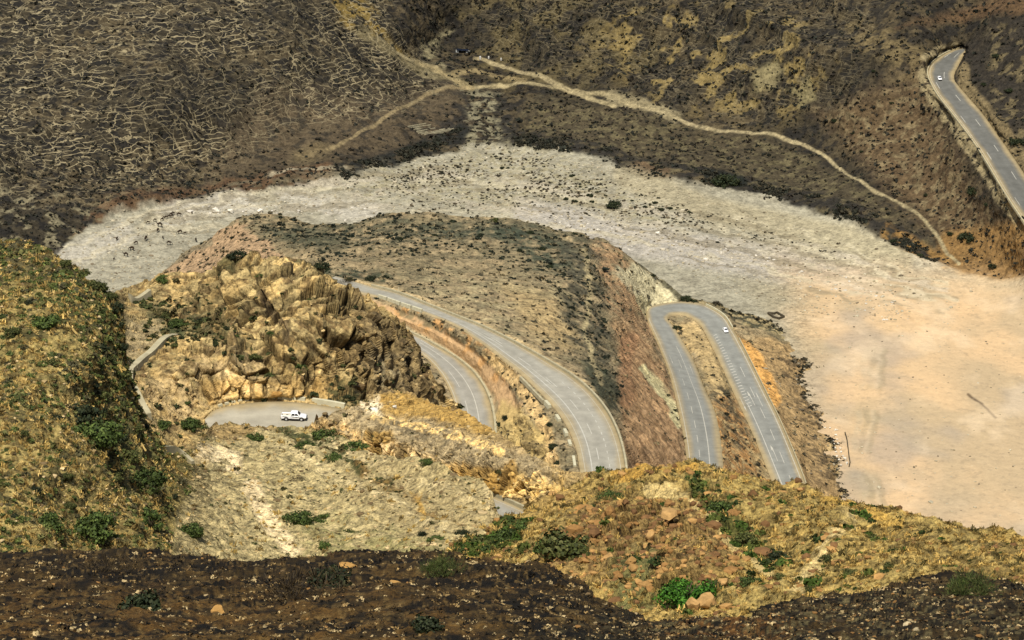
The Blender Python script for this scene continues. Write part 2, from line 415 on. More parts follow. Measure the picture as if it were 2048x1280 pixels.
def emit(shname, mat, col, det=None, trk=None, ids=None, names={0: 'hillside'}):
    sh = SHEETS[shname]; R, Cn = sh['P'].shape[:2]
    idx = np.arange(R*Cn).reshape(R, Cn)
    F = np.stack([idx[:-1, :-1], idx[:-1, 1:], idx[1:, 1:], idx[1:, :-1]], -1).reshape(-1, 4)
    Vt = sh['P'].reshape(-1, 3); c = col.reshape(-1, 3)
    ex = {'det': (np.ones(R*Cn) if det is None else det.ravel())}
    if trk is not None: ex['trk'] = trk.ravel()
    fid = np.zeros(len(F), int) if ids is None else ids.reshape(-1)[F[:, 0]]
    for i, nm in names.items():
        f = F[fid == i]
        if not len(f): continue
        uq, inv = np.unique(f, return_inverse=True)
        me = mesh_np(nm, Vt[uq], inv.reshape(f.shape), mat, c[uq], {k: q[uq] for k, q in ex.items()})
        kind(link(nm, me))

# ================================================================== the terrain
# --- valley floor, dry riverbed and the hillsides beyond
WADI = [(110,520),(150,470),(225,430),(330,405),(450,392),(570,378),(690,357),(760,335),(860,310),(950,293),(1040,298),(1150,306),(1215,318),(1250,345),(1300,358),(1370,365),(1450,378),(1530,395),(1640,425),(1720,455),(1790,490),(1860,515),(1905,530),(1935,545),(2000,555),(2200,540),(2200,1300),(1400,1300),(1000,700),(300,800),(120,640)]
vz = []
for u, v in [(150,520),(270,480),(420,420),(600,405),(850,350),(1000,330),(1200,400),(1300,480),(1500,420),(1500,520),(1700,500),(1700,620),(1850,560),(1900,700),(1750,800),(2048,620),(2048,800),(2048,1000),(1800,1000),(2150,1200),(0,640),(-80,750),(300,700),(1000,620),(600,640),(1200,700),(1450,820),(1650,1000),(2150,650)]: vz.append((u, v, 0))
vz += [(200,415,5),(400,370,5),(560,355,5),(690,342,5),(800,310,5),(950,272,2),(1100,290,5),(1200,304,5),(1350,348,6),(1500,372,6),(1700,432,6),(1850,495,4),(1915,520,2),
 (300,330,14),(0,440,8),(0,300,26),(0,200,39),(0,0,66),(0,-60,75),(300,200,38),(300,0,66),(600,250,15),(600,100,42),(600,0,60),(800,220,12),(800,130,22),(820,60,34),(720,0,52),(900,0,40),
 (950,190,6),(880,150,11),(860,90,18),(900,40,28),(940,230,4),(1050,180,10),(1050,100,20),(1050,0,41),(1150,190,10),(1300,220,10),(1500,260,11),(1600,285,11),(1700,360,9),(1850,440,7),
 (1300,100,29),(1300,0,47),(1500,150,32),(1500,0,57),(1700,100,52),(1700,250,25),(1750,350,15),(1700,0,68),(1860,70,60),(1900,0,71),(2048,0,78),(1860,260,32),(1920,400,18),(1980,480,12),(2048,540,8),(2048,60,69),(2048,200,53),(2130,200,58),(2130,400,36),(-80,100,52),(2130,0,82),(1000,-60,51),(2130,-60,90),(-80,-60,78)]
vz += [(-420,-60,84),(-420,100,62),(-420,300,34),(-420,450,12),(-420,700,2),(2440,-60,96),(2440,200,66),(2440,400,42),(2440,560,12),(2440,700,1),(2440,1000,0),(2440,1300,0)]
vz += road_controls('hill', 7)
m_hill = lambda U, V: 1-poly_mask(U, V, WADI, 8)
shV = build_sheet('valley', -90, 2150, [(-90,-70),(2150,-70)], [(-90,760),(300,720),(500,660),(1000,640),(1250,720),(1450,840),(1600,980),(1690,1090),(1780,1130),(2150,1200),(2480,1300)],
   ctrl_z=vz, rough=[(70, 5.0, 3, False, m_hill), (60, 7.0, 3, True, lambda U, V: m_hill(U, V)*smooth(215, 120, V)*smooth(900, 1080, U)*(1-.6*smooth(1650, 1750, U)), (1, .35, 1), .55), (60, 2.2, 3, True, lambda U, V: m_hill(U, V)*(1-smooth(500, 760, U)), (1, .35, 1), -.3), (14, 1.3, 4, False, m_hill), (4, .55, 2, False, m_hill), (5, .22, 3, False, None)], back=(24, 6.0, -.25), roads=('hill',), ext=(360, 330))

# --- the spur in the bend of the riverbed that carries the hairpin
sz = [(330,540,1),(400,490,12),(470,447,25),(530,430,28),(640,447,28),(730,440,30),(870,427,38),(1000,435,38),(1110,455,36),(1180,475,34),(1230,490,29),(1255,512,22),(1300,545,18),(1380,594,11),(1450,610,8),(1480,625,5),(1560,645,0),(1600,690,-1),(1660,760,-1),(1690,900,-2),(1740,1010,-2),(280,570,-2),(300,640,-2),
 (420,560,30),(350,590,8),(520,500,36),(480,570,45),(600,480,38),(700,490,46),(620,560,58),(900,520,60),(900,470,48),(1050,520,60),(1050,600,76),(1150,520,50),(1150,650,72),(1170,560,57),(1200,720,72),(1230,850,80),(1250,650,48),(1240,560,36),
 (1300,700,34),(1300,800,50),(1320,900,62),(1280,930,78),(1400,690,15),(1440,800,21),(1460,900,27),(1490,980,28),(1540,720,6),(1580,800,4),(1620,900,3),(1650,990,2),(1600,760,0),(1640,840,-1),(1690,970,-1),(1290,575,14),(1330,590,11),(1720,1100,-2),(1040,880,86),(1080,940,86)]
sz += road_controls('long', 14)+road_controls('inner', 8)+road_controls('hairpin', 18)
BANK = [(690,576),(760,604),(850,640),(950,700),(1020,770),(1050,840),(1000,860),(985,800),(950,745),(880,692),(780,635),(700,592)]
m_notbank = lambda U, V: 1-.85*poly_mask(U, V, BANK, 6)
m_ridge = lambda U, V: smooth(70, 10, dist_line(U, V, [(1060,860),(1130,930)]))
S_SIL = [(270,600),(330,541),(370,502),(420,478),(455,456),(470,446),(480,436),(500,430),(530,429),(570,434),(610,442),(640,447),(690,452),(720,450),(735,436),(755,429),(800,428),(870,427),(900,432),(960,431),(1000,436),(1040,441),(1110,455),(1145,462),(1165,467),(1180,478),(1195,474),(1215,481),(1235,496),(1255,512),(1275,527),(1300,546),(1330,568),(1362,592),(1390,598),(1440,605),(1480,625),(1560,645),(1590,658),(1600,690),(1640,715),(1660,760),(1670,850),(1700,950),(1730,1010),(1790,1070)]
shS = build_sheet('spur', 270, 1790, S_SIL, [(270,760),(600,720),(800,770),(880,910),(1000,970),(1200,1020),(1450,1060),(1700,1110),(1790,1120)],
   ctrl_z=sz, rough=[(38, 2.2, 3, False, m_notbank), (16, 1.3, 4, False, m_notbank, (.35, 1, 1)), (6, .5, 3, False, m_notbank), (4, .45, 3, False, None), (9, 2.2, 3, True, m_ridge)], back=(14, 4.0, .75), roads=('long', 'inner', 'hairpin'))

# --- rocky hill with the road cut above the pickup
R_SIL = [(190,640),(215,592),(250,574),(285,567),(318,551),(345,548),(400,546),(440,531),(480,520),(520,519),(545,523),(590,528),(625,541),(650,560),(690,579),(715,594),(740,612),(765,628),(790,648),(815,668),(832,686),(836,715),(846,738),(868,766),(885,790),(905,812),(960,900),(975,950)]
rt = [(480,790,607),(480,745,609),(400,702,611),(400,672,627),(350,694,612),(350,668,627),(480,672,626),(480,704,611),(300,780,597),(330,840,592),(300,870,575),(265,740,603),(260,600,645),(330,555,655),(440,540,656),(540,525,652),(500,600,634),(450,640,632),(550,560,640),(600,600,632),(600,700,614),(560,770,608),(650,780,612),(700,790,614),(700,700,619),(700,620,632),(690,580,645),(760,640,640),(760,780,620),(830,690,650),(840,780,640),(880,800,650),(900,840,650),(960,900,660),(220,700,600),(220,850,560),(975,960,650),(800,720,640)]
rz = [(380,862,267),(430,818,267),(490,850,267),(488,805,267),(560,801,267),(560,850,267),(625,806,267),(640,860,267),(700,830,267.5),(560,900,266),(700,900,267)]
def m_rock(U, V):
    return smooth(330, 460, U)*smooth(500, 560, V)*(1-smooth(785, 806, V))*.9+.25
CRACKS = [[(728,800),(729,760),(724,720),(712,690)],[(520,590),(540,610),(560,650),(575,690)],[(866,820),(850,760),(838,700)],[(700,700),(690,640),(690,600)],[(790,800),(786,740),(775,690)],[(640,640),(655,690)],[(740,690),(752,740),(755,790)],[(820,800),(812,750),(800,700)]]
def m_cracks(U, V):
    m = 0*U
    for i, c in enumerate(CRACKS): m = np.maximum(m, 1-smooth(1, 6, dist_line(U, V, c)))
    return m
shR = build_sheet('rockyhill', 190, 975, R_SIL, [(190,920),(300,920),(420,900),(700,900),(860,900),(975,975)], ctrl_t=rt, ctrl_z=rz,
   rough=[(13, 1.0, 3, True, m_rock, (1, 1, .4)), (9, 2.0, 'blocks', False, lambda U, V: m_rock(U, V)*(1-.8*smooth(690, 740, U)), (1, 1, .7)), (3.2, 1.1, 'blocks', False, lambda U, V: (m_rock(U, V)*.9+.1)*(1-.7*smooth(690, 740, U)), (1, 1, .6)), (2.6, 1.3, 'blocks', False, lambda U, V: smooth(680, 730, U), (1, 1, .16)), (1.2, .22, 3, False, None), (9, .6, 3, False, None)], back=(12, 2.5, 1.1), roads=('pass',), step=1.6)
# deep fissures in the cut
mc = m_cracks(shR['U'], shR['V'])
shR['P'][:shR['nrow']] += np.array([0, 1, -.1])*(mc*2.4)[..., None]

# --- rock wall beyond the lower road piece
W_SIL = [(590,885),(620,862),(640,842),(665,826),(700,821),(725,806),(745,792),(790,783),(812,785),(830,790),(845,800),(880,811),(930,824),(960,845),(1000,870),(1040,898),(1080,923),(1110,935),(1150,945),(1200,946),(1260,940)]
wt = [(590,900,558),(620,880,562),(700,900,562),(660,880,565),(660,830,568),(700,825,571),(750,930,553),(750,865,555),(750,830,567),(750,800,577),(790,785,585),(900,990,522),(900,955,529),(900,910,531.5),(900,850,548),(900,818,560),(1000,1000,501),(1000,940,503),(1000,905,516),(1000,875,530),(1100,1010,490),(1100,965,492),(1100,938,502),(1200,948,500),(1260,942,490),(1060,1012,497),(1060,955,499),(830,880,549),(830,950,545),(1200,1050,470),(1000,1060,484),(840,800,574)]
def m_face(U, V): return .35+.65*smooth(60, 10, dist_line(U, V, [(640,860),(760,905),(900,945),(1000,965),(1110,985)]))
shW = build_sheet('rockwall', 590, 1260, W_SIL, [(590,905),(620,900),(700,930),(800,980),(900,1030),(1000,1075),(1060,1080),(1260,1080)], ctrl_t=wt, roads=('lower',), step=1.6,
   rough=[(7, .9, 3, True, m_face), (3.2, 1.1, 'blocks', False, m_face, (1, 1, .8)), (1.3, .5, 'blocks', False, m_face, (1, 1, 1.2)), (1.2, .2, 2, False, None)], back=(12, 2.5, .8))

# --- bushy slope on the left and the pale slope in front of the pickup road
L_SIL = [(-90,470),(0,488),(90,500),(120,520),(150,529),(175,548),(210,566),(235,590),(247,615),(252,660),(258,720),(268,770),(280,815),(300,866),(330,896),(352,905),(385,900),(402,878),(420,856),(460,852),(500,858),(560,863),(620,869),(660,884),(700,900),(760,920),(800,930),(860,938),(910,952),(960,968),(982,985),(992,1015),(1000,1045),(1010,1075),(1030,1140)]
lt = [(-90,470,525),(0,490,520),(150,530,500),(245,600,490),(258,720,480),(275,800,480),(300,868,490),(340,905,500),(400,880,525),(420,857,545),(560,864,550),(620,871,545),(660,884,540),(700,901,532),(860,938,508),(985,990,475),(1000,1050,458),(1005,1110,442),(0,700,440),(0,900,392),(0,1100,350),(-90,800,415),(-90,1150,336),(150,700,446),(150,900,408),(150,1100,370),(250,900,440),(300,1000,432),(350,1090,418),(500,950,511),(500,1050,466),(700,950,513),(700,1050,466),(850,1000,477),(850,1100,440),(950,1110,440),(500,1150,430),(1030,1150,430),(200,650,475),(60,560,490),(-380,470,520),(-380,800,425),(-380,1150,345)]
shL = build_sheet('nearslope', -90, 1030, L_SIL, [(-90,1165),(1030,1165)], ctrl_t=lt,
   rough=[(26, 1.6, 3, False, None), (6, .75, 4, False, lambda U, V: 1-.45*smooth(330, 420, U)), (1.5, .38, 3, False, None), (9, .8, 3, True, lambda U, V: smooth(340, 440, U), (.22, 1, 1), -.85), (16, 1.5, 3, True, lambda U, V: (1-smooth(280, 380, U))*smooth(5, 90, dist_line(U, V, L_SIL)), (1, .3, 1), -.6)], back=(12, 2.0, .9), roads=(), step=1.7, ext=(300, 0))

# --- golden ridge on the right, nearer
F_SIL_END = (2440,1180)
F_SIL = [(870,1160),(900,1108),(950,1083),(985,1062),(1000,1062),(1040,1046),(1065,1027),(1090,1010),(1140,985),(1180,965),(1230,953),(1300,939),(1380,934),(1450,946),(1550,972),(1620,992),(1720,1014),(1790,1032),(1850,1048),(1950,1072),(2048,1090),(2160,1122)]
ft = [(870,1150,392),(900,1108,402),(1000,1058,428),(1080,1012,444),(1230,953,432),(1380,934,424),(1550,972,408),(1720,1014,390),(1850,1048,372),(2048,1090,348),(2160,1122,330),(1000,1150,388),(1200,1150,358),(1300,1250,318),(1500,1270,306),(1600,1200,322),(1800,1180,314),(2048,1170,300),(1400,1100,356),(1400,1000,396),(1700,1100,346),(2160,1230,276),(1200,1050,396),(1120,1080,386),(2440,1180,300),(2440,1260,262)]
def m_blocks(U, V): return smooth(170, 60, np.hypot((U-1330)/1.2, V-1080))
shF = build_sheet('goldridge', 870, 2160, F_SIL+[F_SIL_END], [(870,1190),(1100,1200),(1250,1290),(1500,1310),(1600,1270),(2160,1250)], ctrl_t=ft,
   rough=[(20, 1.2, 3, False, None), (4.5, .5, 4, False, None), (1.2, .34, 3, False, None), (3.2, 1.0, 'blocks', False, m_blocks, (1, 1, 1)), (14, 1.1, 3, True, None, (1, .45, 1), .5)], back=(12, 2.0, .8), step=1.7, ext=(0, 300))

# --- dark foreground crest
G_SIL = [(-90,1112),(0,1107),(60,1104),(110,1100),(160,1104),(240,1103),(300,1108),(360,1112),(420,1113),(470,1118),(520,1122),(600,1118),(660,1115),(700,1108),(760,1104),(820,1100),(870,1103),(930,1112),(990,1116),(1050,1124),(1100,1138),(1150,1160),(1180,1184),(1187,1200),(1240,1215),(1300,1243),(1340,1250),(1420,1244),(1500,1238),(1520,1215),(1560,1204),(1600,1201),(1660,1194),(1720,1190),(1790,1172),(1830,1158),(1880,1152),(1940,1150),(2000,1155),(2048,1166),(2150,1175)]
gt = [(-90,1112,130),(0,1107,130),(500,1118,122),(840,1102,122),(1080,1132,112),(1180,1190,104),(1300,1243,97),(1500,1240,98),(1600,1202,105),(1800,1170,112),(2048,1166,112),(2150,1176,112),(0,1220,92),(700,1220,90),(1300,1290,84),(1900,1240,90),(-90,1345,68),(700,1345,67),(1500,1345,70),(2150,1345,70),(-460,1120,130),(-460,1345,68),(2540,1190,112),(2540,1345,70)]
shG = build_sheet('crest', -90, 2150, G_SIL, [(-90,1345),(2150,1345)], ctrl_t=gt,
   rough=[(7, .35, 3, False, None), (1.3, .2, 4, False, None), (.35, .05, 3, False, None)], back=(16, 1.2, .9), ext=(400, 400))

# ------------------------------------------------------------------ colours of soil, rock and plant cover
DK = C(52,49,43); DK2 = C(66,60,50)
# valley
scrub = lambda poly, amt=.9, k=0, sc=16, lo=-.12, hi=.12, col=DK, soft=14: dict(poly=poly, col=col, soft=soft, cov=(sc, lo, hi), k=k, amt=amt)
LV = [
 dict(col=C(98,86,62), cov=(45, -.1, .4), k=1, amt=.8),
 dict(col=C(42,40,36), cov=(6, -.08, .2), k=2, amt=.85),
 dict(poly=[(540,190),(930,185),(935,250),(800,300),(640,335),(420,360),(440,290)], col=C(104,90,67), soft=40, amt=.85, id=1),
 dict(poly=[(560,190),(930,190),(925,250),(700,330),(450,350)], col=C(60,55,45), soft=20, cov=(7, .05, .25), k=3, amt=.8),
 # far gully and its fan
 dict(poly=[(900,-60),(1240,-60),(1330,120),(1180,190),(960,180),(880,60)], col=C(104,92,60), soft=40, cov=(20, -.1, .3), k=4, amt=.75),
 dict(poly=[(600,-70),(700,-70),(770,60),(830,130),(790,110),(700,50)], col=C(150,126,66), soft=10, cov=(9, -.3, .2), k=5, amt=.9),
 dict(line=[(720,60),(790,110),(850,150),(900,165),(950,185)], w=7, soft=10, wob=.5, col=C(132,120,86), amt=.8),
 dict(line=[(780,95),(835,130),(870,150)], w=5, soft=4, col=C(170,155,115), amt=.9),
 dict(poly=[(840,100),(880,60),(905,55),(880,90),(868,130),(900,165),(960,190),(900,175),(850,150)], col=C(150,140,105), soft=8, cov=(7, -.35, .1), k=6, amt=.9),
 dict(poly=[(925,185),(1000,185),(1010,240),(1030,290),(930,300),(930,250)], col=C(146,138,108), soft=8, cov=(6, -.2, .1), k=6, amt=.95),
 dict(poly=[(985,185),(1035,200),(1040,290),(1000,290)], col=DK, soft=10, cov=(8, -.2, .1), k=7, amt=.9),
 dict(poly=[(905,190),(945,195),(930,290),(890,250)], col=DK, soft=8, cov=(8, -.2, .1), k=8, amt=.9),
 # middle slopes with pale yellow scars
 dict(poly=[(1250,20),(1600,40),(1680,160),(1560,240),(1300,200),(1180,120)], col=C(150,130,80), soft=40, cov=(15, .08, .35), k=9, amt=.9),
 dict(poly=[(1515,150),(1560,130),(1580,150),(1545,185),(1512,180)], col=C(148,136,96), soft=8, amt=.9),
 dict(poly=[(1580,185),(1620,165),(1630,200),(1600,215)], col=C(150,138,96), soft=8, amt=.85),
 dict(poly=[(1680,40),(1760,50),(1850,110),(1830,180),(1720,100)], col=C(128,112,76), soft=20, cov=(9, -.2, .15), k=10, amt=.85),
 dict(poly=[(1640,230),(1760,180),(1840,150),(1900,270),(1960,400),(2040,480),(1960,560),(1880,470),(1760,360)], col=C(112,92,64), soft=30, amt=.8, id=0),
 dict(poly=[(1640,230),(1760,180),(1840,150),(1900,270),(1960,400),(2040,480),(1960,560),(1880,470),(1760,360)], col=C(140,124,90), soft=30, cov=(5, .05, .3), k=11, amt=.8),
 dict(poly=[(1790,60),(1860,50),(2160,30),(2160,0),(2060,-20),(1900,30)], col=C(112,88,60), soft=12, amt=.85),
 dict(poly=[(1930,100),(1990,50),(2160,40),(2160,520),(2060,340),(1960,210)], col=C(62,56,46), soft=10, amt=.8),
 dict(poly=[(1990,60),(2160,60),(2160,480),(2060,330),(1980,200)], col=C(128,114,80), soft=14, cov=(9, .1, .3), k=12, amt=.75),
 # pale shoulders of the hill road
 dict(line=[(1905,96),(1872,108),(1848,135),(1850,165),(1862,190),(1885,222),(1925,275),(1960,325),(2000,395),(2045,460)], w=16, soft=8, wob=.3, col=C(168,152,112), cov=(6, -.5, -.05), k=13, amt=.9),
 dict(line=[(1925,150),(1935,185),(1975,225),(2012,275),(2055,330),(2090,390)], w=18, soft=8, wob=.3, col=C(146,128,90), amt=.8),
 # strip of ground between path and riverbed
 dict(poly=[(1180,210),(1400,250),(1560,280),(1680,340),(1800,430),(1880,500),(1700,440),(1500,370),(1300,340),(1220,310),(1040,290),(1050,200)], col=C(92,82,60), soft=14, amt=.7, id=1),
 dict(poly=[(1180,210),(1400,250),(1560,280),(1680,340),(1800,430),(1880,500),(1700,440),(1500,370),(1300,340),(1220,310),(1040,290),(1050,200)], col=C(120,110,78), soft=14, cov=(6, .0, .3), k=14, amt=.7),
 dict(line=[(1040,285),(1150,295),(1230,312),(1330,345),(1480,368),(1600,400),(1720,440),(1800,475),(1870,510)], w=30, soft=14, col=DK, cov=(8, -.25, .1), k=15, amt=.9),
 dict(line=[(1420,352),(1480,362)], w=22, soft=6, wob=.3, col=C(40,43,36), amt=.95),
 dict(poly=[(1245,325),(1290,320),(1340,345),(1350,362),(1290,360),(1262,348)], col=C(116,96,70), soft=4, amt=.95),
 dict(line=[(690,350),(780,320),(870,285),(920,268)], w=26, soft=10, col=C(46,46,40), cov=(8, -.5, -.05), k=16, amt=.95),
 dict(line=[(160,470),(215,425),(330,395),(470,375),(580,360),(650,352)], w=26, soft=10, wob=.8, col=C(112,86,60), cov=(9, -.5, .1), amt=.8),
 dict(line=[(215,425),(330,388),(470,370),(560,360)], w=8, soft=6, wob=.5, col=C(84,64,46), cov=(8, -.2, .2), amt=.8),
 dict(poly=[(-90,370),(120,400),(210,430),(150,480),(120,520),(-90,480)], col=C(150,140,108), soft=14, cov=(8, .12, .3), k=17, amt=.75),
 # riverbed
 dict(poly=WADI, col=C(174,167,142), soft=5, amt=1, id=2),
 dict(poly=WADI, col=C(152,145,122), soft=5, cov=(14, .0, .4), k=18, amt=.7),
 dict(poly=[(760,335),(1000,295),(1130,310),(1350,430),(1300,470),(1100,430),(800,400),(650,390)], col=C(168,158,122), soft=25, cov=(4, -.15, .3), k=19, amt=.75),
 dict(line=[(110,530),(180,495),(240,470),(300,440),(380,420),(480,406),(560,402),(640,412),(740,425)], w=22, soft=22, col=C(198,190,170), cov=(25, -.5, .1), k=50, amt=.75),
 dict(line=[(1060,435),(1160,450),(1240,475),(1330,490),(1420,505),(1500,520),(1600,545),(1700,575),(1800,620)], w=40, soft=26, col=C(188,180,164), amt=.85),
 dict(line=[(1250,350),(1330,385),(1420,420),(1560,450),(1700,480),(1800,520)], w=30, soft=22, col=C(176,164,130), amt=.8),
 dict(poly=[(1560,520),(1750,560),(1830,560),(1900,570),(2200,560),(2200,1300),(1650,1300),(1640,900),(1600,700)], col=C(192,168,130), soft=60, amt=.95),
 dict(poly=[(1480,560),(1620,560),(1800,600),(1840,680),(1700,720),(1580,700)], col=C(170,158,126), soft=30, amt=.6),
 dict(poly=[(1650,780),(1760,760),(1850,900),(1880,1000),(2200,1060),(2200,1200),(1700,1200)], col=C(174,158,130), soft=50, amt=.8),
 dict(poly=[(1670,640),(1740,640),(1745,800),(1690,800)], col=C(180,168,146), soft=45, amt=.6),
 dict(line=[(1745,690),(1735,800),(1715,900),(1745,1010),(1790,1080)], w=14, soft=34, wob=1., col=C(166,152,118), amt=.6),
 dict(line=[(1935,790),(1965,810),(1990,835)], w=2, soft=3, wob=.3, col=C(96,80,60), amt=.9),
 dict(line=[(1720,570),(1770,595),(1800,615),(1825,640)], w=2, soft=4, wob=.3, col=C(142,122,90), amt=.8),
 dict(poly=[(1880,460),(1960,450),(2200,440),(2200,550),(1990,560),(1930,548),(1880,520)], col=C(160,124,72), soft=14, amt=.8),
 dict(line=[(1780,470),(1850,500),(1890,520)], w=20, soft=12, col=C(170,132,74), cov=(6, -.3, .2), k=20, amt=.8),
 dict(poly=[(1600,560),(2200,560),(2200,1300),(1650,1300)], col=C(226,190,142), soft=60, cov=(70, -.25, .4), an=(1, .65, 1), k=31, amt=.7),
 dict(poly=[(1600,560),(2200,560),(2200,1300),(1650,1300)], col=C(162,150,132), soft=60, cov=(60, .05, .55), an=(1, .65, 1), k=32, amt=.6),
]
FLOW = [(130,515),(300,440),(500,398),(700,385),(900,368),(1100,398),(1300,440),(1500,480),(1700,535),(1830,580),(1900,590)]
for i, off in enumerate([-42, -30, -20, -12, -3, 6, 14, 24, 36, 50, 64]):
    LV.append(dict(line=[(u, v+off*(.35 if u < 400 else .5 if u > 1800 else 1)) for u, v in FLOW[(i % 3):]], w=2+(i*7 % 5), soft=4, wob=1.3, col=[C(206,194,160), C(142,130,102), C(196,184,158)][i % 3], cov=(40, -.25, .15), k=40+i, amt=.6))
for off, c in ((-14, C(186,170,138)), (0, C(150,138,108)), (13, C(190,174,142)), (20, C(150,136,106))):
    LV.append(dict(line=[(1748+off,700),(1738+off,800),(1720+off,900),(1748+off,1005),(1795+off,1090)], w=4, soft=7, wob=.5, col=c, cov=(30, -.4, .1), k=62, amt=.4))
LV.append(dict(poly=[(1560,520),(2480,520),(2480,1320),(1600,1320)], col=C(158,140,112), soft=50, cov=(3.0, .3, .6), k=60, amt=.4))
LV.append(dict(poly=[(1560,520),(2480,520),(2480,1320),(1600,1320)], col=C(232,208,170), soft=50, cov=(30, .0, .6), an=(1, .6, 1), k=61, amt=.4))
LV += [
 # dirt tracks
 dict(line=[(945,185),(1000,172),(1060,172),(1120,180),(1190,192),(1240,196)], w=3, soft=3, wob=.06, col=C(178,162,120), amt=.9, id=3),
 dict(line=[(950,120),(990,128),(1030,140),(1080,155),(1120,178),(1160,192),(1230,215)], w=5, soft=3, wob=.04, col=C(180,164,122), amt=.9, id=3),
 dict(line=[(1225,198),(1290,212),(1350,232)], w=12, soft=10, wob=.5, col=C(168,154,116), amt=.8, id=3),
 dict(line=[(1240,203),(1320,225),(1400,245),(1480,262),(1560,275),(1610,287),(1655,310),(1690,345),(1740,378),(1800,405),(1840,430),(1870,465),(1895,500),(1918,523)], w=3.5, soft=3, wob=.06, col=C(184,168,126), amt=.9, id=3),
 dict(line=[(945,185),(890,186),(850,192),(800,215),(760,240),(720,262),(690,285),(655,303)], w=3, soft=4, wob=.06, col=C(154,136,98), amt=.9, id=3),
 dict(poly=[(590,305),(650,298),(665,312),(620,325),(580,322)], col=C(132,116,82), soft=12, amt=.8),
 dict(line=[(945,185),(905,170),(870,150),(830,128)], w=5, soft=4, wob=.1, col=C(170,152,108), amt=.9),
 dict(line=[(905,160),(950,150),(1000,158),(1050,165)], w=5, soft=5, wob=.2, col=C(158,140,98), amt=.85),
]
cV, iV = layers(shV, C(68,61,46), LV, seed=1)
hm = 1-poly_mask(shV['Ufull'], shV['Vfull'], WADI, 6); cV *= (1-.22*hm-.13*(1-hm)*smooth(1750, 1450, shV['Ufull']))[..., None]  # hill colour darkened to stand in for cloud shade and vignette; left riverbed toned
U, V = shV['Ufull'], shV['Vfull']
trk = poly_mask(U, V, [(-200,-80),(760,-80),(800,60),(940,180),(560,270),(420,340),(180,420),(-200,420)], 40)*(.55+.45*smooth(-.2, .2, fbm(shV['P'], 60, 2)))+.35*poly_mask(U, V, [(900,-80),(1800,-80),(1700,200),(1500,250),(1150,170),(1000,120)], 50)
detV = 1-.6*poly_mask(U, V, [(1620,560),(2200,560),(2200,1300),(1650,1300)], 40)-.25*poly_mask(U, V, WADI, 10)
emit('valley', terrain_mat('valley_ground', .62, .65, .6, tracks=True), cV, detV, trk, iV, {0: 'hillside', 1: 'terrace', 2: 'riverbed', 3: 'dirt_track'})

